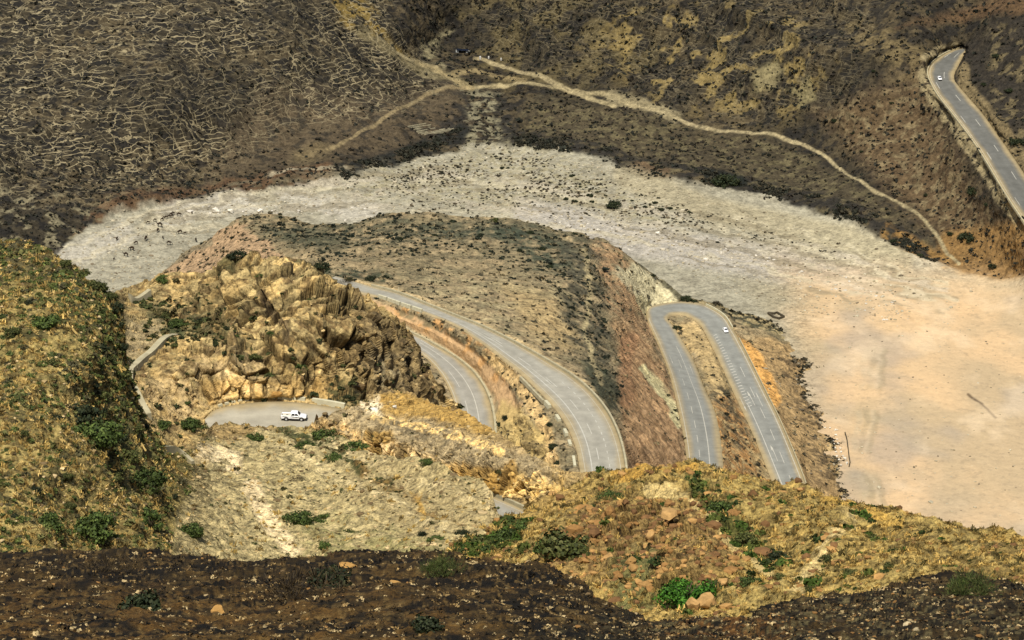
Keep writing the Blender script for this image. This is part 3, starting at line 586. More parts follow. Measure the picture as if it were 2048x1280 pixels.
# spur
LS = [
 dict(col=C(98,90,68), cov=(26, -.1, .3), k=1, amt=.7),
 dict(col=C(84,80,62), cov=(5, .08, .35), k=2, amt=.5),
 dict(poly=[(490,430),(720,450),(740,430),(1000,436),(1170,470),(1180,520),(1100,500),(900,490),(700,500),(600,500),(540,470)], col=C(66,65,50), soft=14, cov=(9, -.2, .2), k=3, amt=.88),
 dict(poly=[(500,440),(700,460),(690,500),(590,500),(530,470)], col=C(62,62,47), soft=12, cov=(6, -.6, .1), k=4, amt=.85),
 dict(poly=[(840,450),(1000,440),(1130,480),(1160,540),(1080,540),(1020,480),(880,470)], col=C(50,56,44), soft=12, cov=(7, -.35, .1), k=5, amt=.9),
 dict(poly=[(640,540),(780,550),(800,570),(740,565),(640,555)], col=C(48,54,40), soft=8, cov=(5, -.3, .05), k=6, amt=.9),
 dict(poly=[(850,540),(1140,560),(1150,700),(1080,690),(950,640),(830,590)], col=C(128,118,90), soft=30, cov=(9, -.2, .3), k=7, amt=.7),
 dict(poly=[(1010,580),(1110,600),(1160,680),(1120,700),(1060,660)], col=C(150,128,88), soft=25, amt=.55),
 dict(poly=[(1120,480),(1200,480),(1215,640),(1235,790),(1240,830),(1180,780),(1130,660)], col=C(62,60,48), soft=14, cov=(7, -.25, .15), k=8, amt=.9),
 dict(poly=[(1160,720),(1230,740),(1248,800),(1225,815),(1180,770)], col=C(56,58,44), soft=8, amt=.85),
 dict(line=[(1168,500),(1180,580),(1172,660),(1186,730),(1204,765)], w=5, soft=5, wob=.4, col=C(140,128,96), amt=.8),
 dict(poly=[(1185,480),(1240,500),(1270,560),(1300,640),(1310,690),(1260,660),(1225,620),(1200,540)], col=C(140,114,84), soft=10, cov=(7, -.5, .1), k=9, amt=.9),
 dict(poly=[(1230,640),(1300,690),(1350,800),(1380,930),(1250,960),(1245,850),(1255,760)], col=C(148,120,88), soft=12, amt=.9),
 dict(line=[(1262,680),(1250,740),(1255,800)], w=18, soft=12, col=C(132,100,72), amt=.7),
 dict(poly=[(1230,640),(1300,690),(1350,800),(1380,930),(1250,960),(1245,850),(1255,760)], col=C(100,78,54), soft=12, cov=(5, .12, .3), k=10, amt=.7),
 dict(poly=[(1225,545),(1270,535),(1340,575),(1365,600),(1300,615),(1275,600)], col=C(166,158,128), soft=6, amt=.9),
 dict(line=[(1280,600),(1310,640)], w=16, soft=6, col=C(168,158,122), amt=.7),
 dict(line=[(1290,735),(1320,770),(1345,810),(1355,850)], w=10, soft=5, col=C(172,164,126), amt=.9),
 dict(line=[(1262,515),(1310,552),(1360,596)], w=9, soft=5, col=C(62,60,46), amt=.85),
 dict(poly=[(1270,520),(1420,585),(1600,660),(1590,680),(1500,650),(1440,612),(1380,598)], col=C(138,124,90), soft=6, amt=.8),
 dict(poly=[(1400,595),(1500,625),(1595,655),(1590,672),(1480,650)], col=C(44,46,36), soft=5, cov=(4, -.15, .1), k=11, amt=.9),
 dict(poly=[(1345,645),(1395,640),(1425,690),(1470,790),(1500,870),(1555,975),(1450,985),(1440,850),(1400,730)], col=C(150,130,92), soft=8, amt=.9),
 dict(poly=[(1425,790),(1470,790),(1510,890),(1530,980),(1450,970)], col=C(140,104,62), soft=10, cov=(5, -.3, .1), k=12, amt=.85),
 dict(line=[(1442,790),(1470,850),(1480,880)], w=26, soft=12, col=C(66,60,46), cov=(5, -.2, .15), k=13, amt=.9),
 dict(poly=[(1470,670),(1600,690),(1660,800),(1690,920),(1730,1010),(1620,1010),(1540,820)], col=C(132,110,76), soft=8, amt=.9),
 dict(line=[(1488,690),(1515,730),(1550,800)], w=18, soft=8, col=C(170,128,70), amt=.85),
 dict(poly=[(1550,700),(1640,740),(1680,900),(1690,990),(1640,960),(1590,820)], col=C(76,64,46), soft=10, cov=(6, -.1, .15), k=14, amt=.85),
 dict(poly=[(1640,800),(1680,800),(1740,1000),(1690,1000)], col=C(168,152,112), soft=8, amt=.6),
 # fan of pale brown waste
 dict(poly=[(300,590),(330,540),(470,446),(530,480),(580,530),(440,600)], col=C(134,112,86), soft=5, amt=.95),
 dict(line=[(335,538),(375,508),(420,485)], w=9, soft=4, col=C(104,94,74), amt=.9),
 # embankment between the two roads
 dict(poly=BANK, col=C(154,126,92), soft=5, amt=.95),
 dict(line=[(800,625),(880,655),(950,700),(1000,750)], w=24, soft=14, col=C(162,122,74), cov=(6, -.1, .3), amt=.7),
 dict(line=[(800,625),(870,652),(955,694),(1000,735),(1045,795)], w=9, soft=5, col=C(90,82,60), cov=(4, -.2, .1), k=15, amt=.85),
 dict(line=[(985,720),(1040,770),(1085,840),(1110,905),(1120,950)], w=16, soft=8, wob=.3, col=C(168,142,98), amt=.8),
 dict(poly=[(1000,800),(1050,820),(1100,900),(1120,960),(1000,960),(980,870)], col=C(150,130,84), soft=10, amt=.85),
 dict(poly=[(1040,830),(1090,880),(1110,950),(1060,920)], col=C(88,76,52), soft=6, cov=(4, -.15, .15), k=16, amt=.8),
 # dusty verges
 dict(line=[(690,560),(780,580),(860,608),(965,650),(1062,700),(1145,750),(1182,782),(1212,820),(1235,864),(1250,920)], w=9, soft=4, wob=.1, col=C(150,132,98), amt=.85),
 dict(line=[(805,655),(885,697),(950,748),(975,785),(988,850)], w=9, soft=4, wob=.1, col=C(140,126,98), amt=.85),
]
cS, iS = layers(shS, C(122,108,82), LS, seed=2, gain=(1.85, 1.82, 1.7))
detS = 1-.6*poly_mask(shS['Ufull'], shS['Vfull'], BANK, 6)
emit('spur', terrain_mat('spur_ground', .5, .75, .8), cS, detS, None, None, {0: 'hill'})

# rocky hill
LR = [
 dict(col=C(196,164,104), cov=(5, -.05, .3), k=1, amt=.8),
 dict(col=C(104,82,50), cov=(2.2, .1, .35), k=2, amt=.75),
 dict(poly=[(700,600),(840,690),(900,820),(740,800),(700,700)], col=C(146,124,84), soft=14, amt=.8),
 dict(poly=[(720,620),(840,690),(880,800),(740,800)], col=C(84,70,48), soft=10, cov=(2.4, .02, .25), k=3, amt=.8),
 dict(poly=[(740,700),(800,720),(790,790),(740,780)], col=C(176,158,118), soft=14, cov=(2, -.1, .2), k=9, amt=.7),
 dict(poly=[(600,640),(720,640),(720,800),(640,790)], col=C(120,98,62), soft=20, cov=(3, -.2, .3), k=4, amt=.8),
 dict(poly=[(390,720),(520,700),(560,800),(300,850),(280,780)], col=C(196,168,118), soft=20, cov=(3, -.4, .2), k=5, amt=.8),
 dict(poly=[(390,760),(600,770),(690,800),(420,812)], col=C(206,166,98), soft=8, amt=.7),
 dict(line=[(440,795),(520,785),(560,788)], w=18, soft=6, col=C(214,182,122), cov=(1.6, -.3, .1), amt=.8),
 dict(poly=[(275,620),(400,600),(480,660),(500,700),(400,690),(300,680)], col=C(88,84,54), soft=14, cov=(3, -.15, .2), k=6, amt=.85),
 dict(poly=[(300,640),(400,660),(430,690),(350,672)], col=C(54,64,34), soft=8, cov=(2, -.3, .1), k=7, amt=.8),
 dict(poly=[(240,640),(320,650),(330,680),(265,730),(235,740)], col=C(164,146,108), soft=8, amt=.7),
 dict(poly=[(200,560),(250,600),(262,720),(290,850),(230,850),(190,700)], col=C(60,58,40), soft=8, amt=.7),
 dict(line=[(524,590),(540,615),(565,660),(575,690)], w=8, soft=6, wob=.5, col=C(84,68,48), amt=.75),
 dict(poly=[(540,560),(580,545),(600,560),(570,590)], col=C(82,66,44), soft=6, cov=(2, -.2, .2), amt=.8),
 dict(poly=[(430,545),(470,520),(500,520),(470,540),(440,556)], col=C(56,60,36), soft=5, amt=.8),
 dict(line=[(590,528),(640,552),(690,580)], w=12, soft=6, col=C(60,60,38), cov=(2.5, -.2, .1), k=8, amt=.8),
 dict(line=[(395,830),(430,813),(488,803),(560,799),(625,804),(700,815)], w=8, soft=4, wob=.1, col=C(186,160,108), amt=.8),
 dict(poly=[(640,780),(730,795),(730,818),(660,806)], col=C(62,66,40), soft=4, cov=(1.5, -.3, .1), amt=.85),
]
cR, iR = layers(shR, C(164,142,94), LR, seed=3, gain=(1.03, 1.05, 1.06))
cR[:shR['nrow']] *= 1-.25*mc[..., None]
emit('rockyhill', terrain_mat('rocky_ground', .2, .8, .5), cR, None, None, None, {0: 'rocky_hill'})

# rock wall
LW = [
 dict(col=C(150,128,88), cov=(6, -.2, .3), k=1, amt=.7),
 dict(col=C(104,88,60), cov=(1.8, .1, .3), k=2, amt=.7),
 dict(line=[(660,835),(760,850),(850,875),(950,915),(1050,945),(1140,960)], w=50, soft=20, col=C(152,138,108), amt=.75),
 dict(line=[(760,840),(850,870),(920,900)], w=18, soft=10, col=C(108,98,76), cov=(3, -.2, .2), k=3, amt=.8),
 dict(line=[(625,865),(690,880),(760,905)], w=34, soft=14, col=C(204,172,116), cov=(2, -.4, .2), k=4, amt=.85),
 dict(poly=[(735,865),(785,870),(800,900),(775,925),(735,910)], col=C(146,118,64), soft=6, amt=.9),
 dict(line=[(785,905),(850,930),(905,950)], w=34, soft=10, col=C(224,196,144), cov=(2, -.4, .1), k=5, amt=.9),
 dict(line=[(812,895),(800,935)], w=14, soft=5, wob=.2, col=C(132,112,74), amt=.85),
 dict(poly=[(900,935),(1000,935),(1010,985),(940,975)], col=C(164,130,66), soft=8, amt=.75),
 dict(line=[(1030,965),(1080,985),(1105,985)], w=44, soft=10, col=C(226,192,122), cov=(2, -.6, .1), k=6, amt=.9),
 dict(poly=[(995,935),(1030,920),(1030,960),(1010,995),(985,985)], col=C(142,112,58), soft=6, amt=.85),
 dict(poly=[(740,795),(800,783),(850,800),(940,825),(1000,870),(960,870),(880,840),(760,830)], col=C(160,130,70), soft=6, amt=.85),
 dict(line=[(750,835),(820,850),(890,868),(930,880),(1000,905)], w=12, soft=5, wob=.3, col=C(222,190,126), cov=(1.6, -.3, .1), k=7, amt=.9),
 dict(poly=[(720,810),(755,795),(765,835),(730,828)], col=C(220,206,172), soft=5, amt=.9),
 dict(poly=[(1080,930),(1260,930),(1260,1000),(1140,990)], col=C(156,132,84), soft=10, amt=.7),
 dict(poly=[(960,985),(1060,1015),(1060,1080),(960,1080)], col=C(170,150,108), soft=3, amt=.9),
]
cW, iW = layers(shW, C(160,138,94), LW, warp=(8, 4), seed=4, gain=(1.36, 1.32, 1.22))
emit('rockwall', terrain_mat('rockwall_ground', .17, .8, .6), cW, None, None, None, {0: 'rock_wall'})

# near left slope
LL = [
 dict(col=C(180,156,98), cov=(7, -.1, .3), k=1, amt=.7),
 dict(col=C(92,78,46), cov=(2.4, .0, .25), k=2, amt=.75),
 dict(col=C(66,64,40), cov=(4.5, .15, .35), k=3, amt=.7),
 dict(poly=[(-90,460),(100,500),(220,560),(260,640),(280,800),(330,900),(280,1000),(200,960),(150,850),(170,700),(100,580),(-90,540)], col=C(80,82,50), soft=30, cov=(5, -.15, .25), k=4, amt=.8),
 dict(poly=[(-90,470),(60,490),(170,545),(150,590),(60,560),(-90,520)], col=C(66,62,46), soft=14, amt=.7),
 dict(poly=[(300,870),(400,890),(370,960),(310,1100),(280,1000)], col=C(122,112,64), soft=20, cov=(4, -.3, .2), k=5, amt=.7),
 # pale slope
 dict(poly=[(395,880),(420,852),(560,860),(700,895),(900,945),(990,985),(1030,1170),(330,1170),(345,1060),(385,960)], col=C(188,168,124), soft=14, amt=.94, id=1),
 dict(poly=[(395,880),(420,852),(560,860),(700,895),(900,945),(990,985),(1030,1170),(330,1170),(345,1060),(385,960)], col=C(126,114,82), soft=14, cov=(1.8, .02, .3), k=6, amt=.7),
 dict(poly=[(700,900),(990,985),(1000,1060),(860,1090),(700,1000)], col=C(158,138,100), soft=30, amt=.6),
 dict(line=[(400,905),(450,925),(470,935)], w=16, soft=12, col=C(232,208,168), cov=(3.5, -.6, .0), k=7, amt=.95),
 dict(line=[(500,985),(530,1040),(560,1080),(590,1110)], w=22, soft=12, col=C(232,206,164), cov=(3.5, -.6, .0), k=8, amt=.95),
 dict(line=[(560,870),(640,905),(720,945),(780,975)], w=12, soft=8, col=C(66,70,40), cov=(3, -.3, .1), k=9, amt=.9),
 dict(line=[(620,885),(690,895),(720,905)], w=16, soft=8, col=C(64,72,40), cov=(3, -.2, .15), k=10, amt=.85),
 dict(line=[(720,945),(800,985),(880,1030),(930,1060)], w=10, soft=8, col=C(128,100,58), cov=(3, -.3, .2), k=11, amt=.8),
 dict(poly=[(830,1000),(845,1000),(850,1030),(835,1025)], col=C(186,146,76), soft=4, amt=.8),
 dict(poly=[(600,1040),(760,1060),(900,1090),(900,1170),(600,1170)], col=C(128,122,76), soft=25, cov=(4, -.3, .2), k=12, amt=.6),
 dict(line=[(978,985),(992,1030),(1000,1055)], w=14, soft=8, col=C(208,186,142), amt=.8),
 dict(line=[(560,905),(680,960),(800,1015),(900,1070)], w=8, soft=8, wob=.6, col=C(214,192,148), cov=(3, -.3, .2), k=13, amt=.7),
 dict(line=[(640,900),(760,945),(900,990),(980,1020)], w=8, soft=8, wob=.6, col=C(206,184,140), cov=(3, -.3, .2), k=14, amt=.7),
 dict(line=[(440,960),(520,1010),(640,1080)], w=6, soft=8, wob=.6, col=C(120,104,70), cov=(3, -.3, .2), k=15, amt=.6),
 dict(poly=[(400,870),(430,850),(560,862),(500,885),(430,890)], col=C(150,120,76), soft=8, amt=.7),
]
cL, iL = layers(shL, C(152,132,82), LL, seed=5, gain=(1.12, 1.15, 1.05))
emit('nearslope', terrain_mat('slope_ground', .16, .85, 1.0), cL, None, None, iL, {0: 'bushy_slope', 1: 'pale_slope'})

# golden ridge
LF = [
 dict(col=C(192,158,92), cov=(6, -.1, .3), k=1, amt=.7),
 dict(col=C(104,86,50), cov=(1.9, .05, .28), k=2, amt=.75),
 dict(poly=[(1180,1010),(1420,1010),(1480,1130),(1400,1180),(1100,1180),(1080,1120)], col=C(152,122,76), soft=30, amt=.8),
 dict(poly=[(1180,1010),(1420,1010),(1480,1130),(1400,1180),(1100,1180),(1080,1120)], col=C(92,68,42), soft=30, cov=(1.3, .1, .25), k=3, amt=.8),
 dict(poly=[(1240,1130),(1330,1110),(1310,1190),(1260,1240),(1220,1200)], col=C(112,108,66), soft=18, amt=.85),
 dict(poly=[(1380,970),(1420,990),(1480,1060),(1580,1120),(1540,1130),(1440,1080),(1390,1010)], col=C(84,88,42), soft=10, cov=(2.2, -.3, .15), k=4, amt=.85),
 dict(line=[(1300,1000),(1370,1005),(1400,1045),(1450,1085),(1520,1130),(1560,1160)], w=7, soft=5, wob=.4, col=C(204,176,120), amt=.9),
 dict(line=[(1235,960),(1300,950),(1390,948)], w=10, soft=5, wob=.3, col=C(196,150,72), amt=.8),
 dict(line=[(1600,1005),(1700,1030),(1800,1060)], w=8, soft=6, wob=.3, col=C(200,158,78), amt=.7),
 dict(line=[(1700,1060),(1660,1100),(1600,1160),(1590,1200)], w=16, soft=14, col=C(212,184,130), cov=(2, -.4, .2), k=5, amt=.85),
 dict(poly=[(1780,1080),(1900,1090),(2160,1130),(2160,1250),(1900,1160),(1820,1120)], col=C(126,104,62), soft=25, cov=(3, -.3, .3), k=6, amt=.8),
 dict(poly=[(880,1120),(960,1080),(1060,1050),(1040,1090),(960,1140)], col=C(96,96,44), soft=10, cov=(2.5, -.3, .2), k=7, amt=.85),
 dict(poly=[(1030,1040),(1140,985),(1180,990),(1100,1050)], col=C(178,142,86), soft=10, amt=.6),
]
cF, iF = layers(shF, C(172,146,88), LF, seed=6, gain=(1.06, 1.1, 1.0))
emit('goldridge', terrain_mat('ridge_ground', .125, .85, 1.0), cF, None, None, None, {0: 'golden_ridge'})

# dark crest
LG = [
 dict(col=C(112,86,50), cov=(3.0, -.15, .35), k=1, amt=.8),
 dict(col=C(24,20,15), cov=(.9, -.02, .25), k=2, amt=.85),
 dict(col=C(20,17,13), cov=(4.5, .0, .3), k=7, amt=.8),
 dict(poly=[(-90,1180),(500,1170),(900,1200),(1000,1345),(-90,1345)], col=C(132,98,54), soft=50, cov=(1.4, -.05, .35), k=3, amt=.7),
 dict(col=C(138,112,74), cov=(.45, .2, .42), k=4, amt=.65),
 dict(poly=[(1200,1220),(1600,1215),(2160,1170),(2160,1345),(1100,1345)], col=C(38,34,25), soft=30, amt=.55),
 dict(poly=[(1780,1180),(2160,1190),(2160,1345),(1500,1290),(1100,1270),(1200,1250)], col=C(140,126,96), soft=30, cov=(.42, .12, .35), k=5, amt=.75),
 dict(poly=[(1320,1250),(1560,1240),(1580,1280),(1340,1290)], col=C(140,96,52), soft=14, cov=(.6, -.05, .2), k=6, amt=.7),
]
cG, iG = layers(shG, C(66,52,30), LG, seed=7, gain=(.70, .69, .50))  # gain also darkens the soil colour, in place of shade over the crest
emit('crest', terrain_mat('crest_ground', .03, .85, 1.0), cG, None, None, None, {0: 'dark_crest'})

gx = np.linspace(-1800, 1800, 181); gy = np.concatenate([np.linspace(-60, 1300, 137), np.linspace(1320, 3600, 58)])
X, Y = np.meshgrid(gx, gy); D_ = Y
Z = np.interp(D_, [-60, 0, 60, 120, 250, 330, 450, 560, 650, 720, 900, 1000, 1100, 1130, 1750, 3600], [440, 436, 425, 395, 315, 285, 245, 215, 180, 115, 15, -9, -9, -9, -9, 380])
PG = np.stack([X, Y, Z], -1); PG[..., 2] += fbm(PG, 90, 4, .5, 2)*np.where((Y > 1050) & (Y < 1750), 1.5, 6)-4
side = smooth(60, 500, np.abs(X)-Y*.175)*smooth(1000, 1250, Y); PG[..., 2] += side*np.where(X > 0, 60, 110)*smooth(1150, 1500, Y)
cg = np.where((Y > 1080)[..., None], C(176,160,126), C(150,126,80)); hl = smooth(.2, .6, side)[..., None]; cg = cg*(1-hl)+C(80,70,54)*hl
cg = cg*(1+.5*fbm(PG, 14, 4))[..., None]
ig = np.arange(X.size).reshape(X.shape)
kind(link('ground', mesh_np('ground', PG.reshape(-1, 3), np.stack([ig[:-1, :-1], ig[:-1, 1:], ig[1:, 1:], ig[1:, :-1]], -1).reshape(-1, 4), terrain_mat('low_ground', .5, .6, .6), np.clip(cg, .01, 1).reshape(-1, 3), {'det': np.ones(X.size)})))

# ================================================================== the roads
def road_pt(k, i, w, up=0.0):
    r = ROADS[k]; p = r['PA'][i]*(1-w)+r['PB'][i]*w; p = p.copy(); p[2] += up; return p
def road_at(k, s):       # row index (float) at a distance along the road
    return np.interp(s, ROADS[k]['len'], np.arange(NR))
def road_ptf(k, fi, w, up=0.0):
    i = int(min(max(fi, 0), NR-2)); f = fi-i
    return road_pt(k, i, w, up)*(1-f)+road_pt(k, i+1, w, up)*f
ROAD_OBJ = {}
AS = {'lower': C(160,156,142), 'long': C(168,163,146), 'inner': C(160,156,142), 'hairpin': C(146,146,136), 'hill': C(112,111,103), 'pass': C(180,172,150)}
for k, r in ROADS.items():
    Vv, cc = [], []
    for i in range(NR):
        for j in range(NW+1):
            w = j/NW; Vv.append(road_pt(k, i, w))
            e = min(w, 1-w); dust = .85*(1-smooth(.03, .24, np.array(e+.04*math.sin(i*.21)*math.sin(i*.083))))
            wear = .10*math.cos((w-.5)*2*math.pi*3)
            c = AS[k]*(1-.10*(.5+.5*math.cos((w-.5)*2*math.pi*3))+.05*math.sin(i*.11+w*3)*math.sin(i*.037))
            cc.append(c*(1-dust)+C(176,156,112)*dust)
    # verge lip so the edge has thickness
    idx = np.arange(NR*(NW+1)).reshape(NR, NW+1)
    F = np.stack([idx[:-1, :-1], idx[:-1, 1:], idx[1:, 1:], idx[1:, :-1]], -1).reshape(-1, 4)
    n0 = len(Vv)
    for i in range(NR):
        for w in (0, 1):
            q = road_pt(k, i, w); o = road_pt(k, i, 1-w); d = (q-o)/np.linalg.norm(q-o)
            q = q+d*.8; q[2] -= 1.6; Vv.append(q); cc.append(C(170,148,106))
    ls = n0+np.arange(NR)*2
    F2 = np.stack([ls[:-1], idx[:-1, 0], idx[1:, 0], ls[1:]], -1); F3 = np.stack([idx[:-1, -1], ls[:-1]+1, ls[1:]+1, idx[1:, -1]], -1)
    F = np.vstack([F, F2, F3])
    Vv = np.array(Vv); nn = np.cross(Vv[F[0, 1]]-Vv[F[0, 0]], Vv[F[0, 3]]-Vv[F[0, 0]])
    if nn[2] < 0: F = F[:, ::-1]
    ROAD_OBJ[k] = kind(link('road', mesh_np('road', Vv, F, M_ROAD, np.array(cc), smoothf=True)))
def strip(k, s0, s1, w, width, name='lane_line', up=.04):
    """painted line along a road between two distances, at cross position w"""
    r = ROADS[k]; Vv = []
    a, b = road_at(k, s0), road_at(k, s1); n = max(2, int((b-a))+2)
    for fi in np.linspace(a, b, n):
        i = int(min(fi, NR-1)); wd = np.linalg.norm(r['PA'][i]-r['PB'][i]); h = width/2/wd
        Vv += [road_ptf(k, fi, w-h, up), road_ptf(k, fi, w+h, up)]
    idx = np.arange(2*n).reshape(n, 2); F = np.stack([idx[:-1, 0], idx[:-1, 1], idx[1:, 1], idx[1:, 0]], -1)
    Vv = np.array(Vv)
    if np.cross(Vv[F[0, 1]]-Vv[F[0, 0]], Vv[F[0, 3]]-Vv[F[0, 0]])[2] < 0: F = F[:, ::-1]
    return Vv, F
def lines(k, items, name='lane_line'):
    """a list of (s0, s1, w, width): one painted marking made of several strokes"""
    Vs, Fs, n = [], [], 0
    for it in items:
        v, f = strip(k, *it); Vs.append(v); Fs.append(f+n); n += len(v)
    return link(name, mesh_np(name, np.vstack(Vs), np.vstack(Fs), M_LINE), None, ROAD_OBJ[k])
def dashes(s0, s1, on, off, w, width): return [(s, min(s+on, s1), w, width) for s in np.arange(s0, s1, on+off)]
def arrow(k, s, w, length, back=False, bent=False):
    """road arrow: shaft and head in road coordinates"""
    r = ROADS[k]; d = -1 if back else 1
    fi = road_at(k, s); i = int(fi); wd = np.linalg.norm(r['PA'][i]-r['PB'][i]); h = .55/wd
    pts = [(-.5,-.22),(-.5,.22),(.18,.22),(.18,.75),(.5,0),(.18,-.75),(.18,-.22)]
    if bent: pts = [(-.5,-.2),(-.5,.2),(.0,.3),(.2,.9),(.2,1.6),(.5,.9),(.3,-.3),(.0,-.2)]
    Vv = np.array([road_ptf(k, road_at(k, s+d*a*length), w+b*h, .05) for a, b in pts])
    me = bpy.data.meshes.new('road_arrow'); f = list(range(len(pts)))
    me.from_pydata([tuple(q) for q in Vv], [], [f]); me.update()
    if me.polygons[0].normal.z < 0: me.flip_normals()
    return link('road_arrow', me, M_LINE, ROAD_OBJ[k])
def s_at(k, u, v):       # distance along a road nearest to a picture position
    r = ROADS[k]; m = (r['A']+r['B'])/2; return float(r['len'][np.argmin(np.hypot(m[:, 0]-u, m[:, 1]-v))])
LL_ = ROADS['long']['len'][-1]
lines('long', [(s_at('long', 770, 590), LL_, .26, .42)])
lines('long', dashes(s_at('long', 980, 680), LL_, 11, 14, .44, .32)); lines('long', dashes(s_at('long', 1120, 760), LL_, 2.5, 3.5, .66, .35))
lines('long', [(0, LL_, .10, .16)]); lines('long', [(0, LL_, .90, .16)])
arrow('long', s_at('long', 975, 668), .4, 18); arrow('long', s_at('long', 985, 674), .55, 18); arrow('long', s_at('long', 1090, 752), .38, 20)
LI_ = ROADS['inner']['len'][-1]
lines('inner', [(s_at('inner', 838, 688), LI_, .60, .4)]); lines('inner', dashes(s_at('inner', 838, 688), LI_, 14, 12, .32, .3)); lines('inner', [(0, LI_, .05, .25)])
lines('inner', [(s_at('inner', 838, 688), s_at('inner', 860, 705), .8, .5)])
LH_ = ROADS['hairpin']['len'][-1]
sL = s_at('hairpin', 1370, 715)
lines('hairpin', [(0, s_at('hairpin', 1350, 690), .63, .36)]); lines('hairpin', dashes(0, sL-20, 12, 12, .36, .26)); lines('hairpin', [(0, s_at('hairpin', 1310, 640), .07, .22)])
for w, bk in ((.22, True), (.48, True), (.80, False)): arrow('hairpin', s_at('hairpin', 1366, 728), w, 15, bk)
s0, s1 = s_at('hairpin', 1440, 665), s_at('hairpin', 1512, 805)
tick = []
for s in np.linspace(s0, s1, 27):
    tick.append((s, s+.7, .72, 2.3))
lines('hairpin', tick, 'rumble_bars')
lines('hairpin', [(s_at('hairpin', 1508, 800), LH_, .76, .4)]); lines('hairpin', dashes(s_at('hairpin', 1480, 730), LH_, 12, 12, .42, .28)); lines('hairpin', [(s_at('hairpin', 1400, 617), LH_, .1, .3)])
arrow('hairpin', s_at('hairpin', 1505, 800), .9, 16, False); arrow('hairpin', s_at('hairpin', 1508, 798), .55, 17, True, True); arrow('hairpin', s_at('hairpin', 1512, 798), .32, 16, True); arrow('hairpin', s_at('hairpin', 1555, 905), .6, 17, True, True)
LT_ = ROADS['hill']['len'][-1]
lines('hill', dashes(5, LT_, 9, 26, .62, .3)); lines('hill', dashes(8, LT_, 9, 40, .2, .3)); lines('hill', [(30, LT_, .06, .2)])
LP_ = ROADS['pass']['len'][-1]
lines('lower', [(0, ROADS['lower']['len'][-1], .45, .16)]); lines('lower', [(0, ROADS['lower']['len'][-1], .88, .16)])

# ================================================================== stones, scrub and trees
ICO_V, ICO_F = None, None
def ico():
    global ICO_V, ICO_F
    if ICO_V is None:
        bm = bmesh.new(); bmesh.ops.create_icosphere(bm, subdivisions=1, radius=1)
        ICO_V = np.array([v.co[:] for v in bm.verts]); ICO_F = np.array([[v.index for v in f.verts] for f in bm.faces]); bm.free()
    return ICO_V, ICO_F
def pick(shname, n, dens, seed):
    """n random ground points of a sheet in proportion to a density over picture positions"""
    sh = SHEETS[shname]; r = np.random.default_rng(seed); nr = sh['nrow']
    d = dens(sh['U'], sh['V']).astype(float); d[sh['roadm']] = 0
    d = np.where((sh['U'] < -40) | (sh['U'] > 2090), d*.3, d)
    c = np.cumsum(d.ravel()); ii = np.searchsorted(c, r.random(n)*c[-1])
    P = sh['P'][:nr].reshape(-1, 3)[ii]
    return P+r.normal(0, .02, P.shape), sh['U'].ravel()[ii], sh['V'].ravel()[ii]
def pxm(P): return FPX/(P[:, 1]*CP-(P[:, 2]-H)*SP)
def scatter_clumps(name, shname, n, dens, size, quads, cols, seed, flat=.6, leaf=.5, upright=False):
    """many small plants as one uncountable cover; size in picture pixels"""
    P, u, v = pick(shname, n, dens, seed); r = np.random.default_rng(seed+1)
    R = r.uniform(size[0], size[1], n)**1.0/pxm(P)/2; R *= r.lognormal(0, .25, n)
    th = r.uniform(0, 2*np.pi, (n, quads)); rr = np.sqrt(r.random((n, quads))); h = np.sqrt(np.maximum(0, 1-rr*rr))*r.uniform(.3, 1, (n, quads))
    c = np.stack([rr*np.cos(th), rr*np.sin(th), h*flat], -1)*R[:, None, None]+P[:, None]
    a = r.normal(size=(n, quads, 3)); b = r.normal(size=(n, quads, 3))
    if upright: a = a*.18; b = b*.45; b[..., 2] = 1.0; c[..., 2] = P[:, None, 2]+.45*leaf*R[:, None]
    else: a[..., 2] *= .5
    a /= np.linalg.norm(a, axis=-1, keepdims=True); b -= (a*b).sum(-1, keepdims=True)*a; b /= np.linalg.norm(b, axis=-1, keepdims=True)
    L = (R[:, None]*leaf*r.uniform(.6, 1.3, (n, quads)))[..., None]
    wd = .22 if upright else .8
    q = np.stack([c-a*L*wd-b*L, c+a*L*wd-b*L, c+a*L*wd*.5+b*L, c-a*L*wd*.5+b*L], 2).reshape(-1, 3)
    F = np.arange(len(q)).reshape(-1, 4)
    cols = np.array(cols); ci = r.integers(0, len(cols), n); cc = cols[ci][:, None]*r.uniform(.6, 1.45, (n, quads, 1))
    cc = np.repeat(cc.reshape(-1, 3), 4, 0)
    return kind(link(name, mesh_np(name, q, F, M_LEAFS, cc)), 'stuff')
def scatter_stones(name, shname, n, dens, size, cols, seed, flat=.6):
    P, u, v = pick(shname, n, dens, seed); r = np.random.default_rng(seed+1); IV, IF = ico(); nv = len(IV)
    R = r.uniform(size[0], size[1], n)/pxm(P)/2*r.lognormal(0, .35, n)
    sc = np.stack([r.uniform(.7, 1.3, n), r.uniform(.7, 1.3, n), r.uniform(.5, 1.1, n)*flat], -1)
    V = IV[None]*r.uniform(.65, 1.25, (n, nv, 1))*sc[:, None]*R[:, None, None]
    a = r.uniform(0, 2*np.pi, n); ca, sa = np.cos(a)[:, None], np.sin(a)[:, None]
    V = np.stack([V[..., 0]*ca-V[..., 1]*sa, V[..., 0]*sa+V[..., 1]*ca, V[..., 2]], -1)+P[:, None]+np.array([0, 0, .1])*R[:, None, None]
    F = (IF[None]+np.arange(n)[:, None, None]*nv).reshape(-1, 3)
    cols = np.array(cols); cc = np.repeat(cols[r.integers(0, len(cols), n)]*r.uniform(.8, 1.2, (n, 1)), nv, 0)
    return kind(link(name, mesh_np(name, V.reshape(-1, 3), F, M_ROCK, cc)), 'stuff')
M_LEAFS = attr_mat('scrub_leaves', .8, 0, .8)
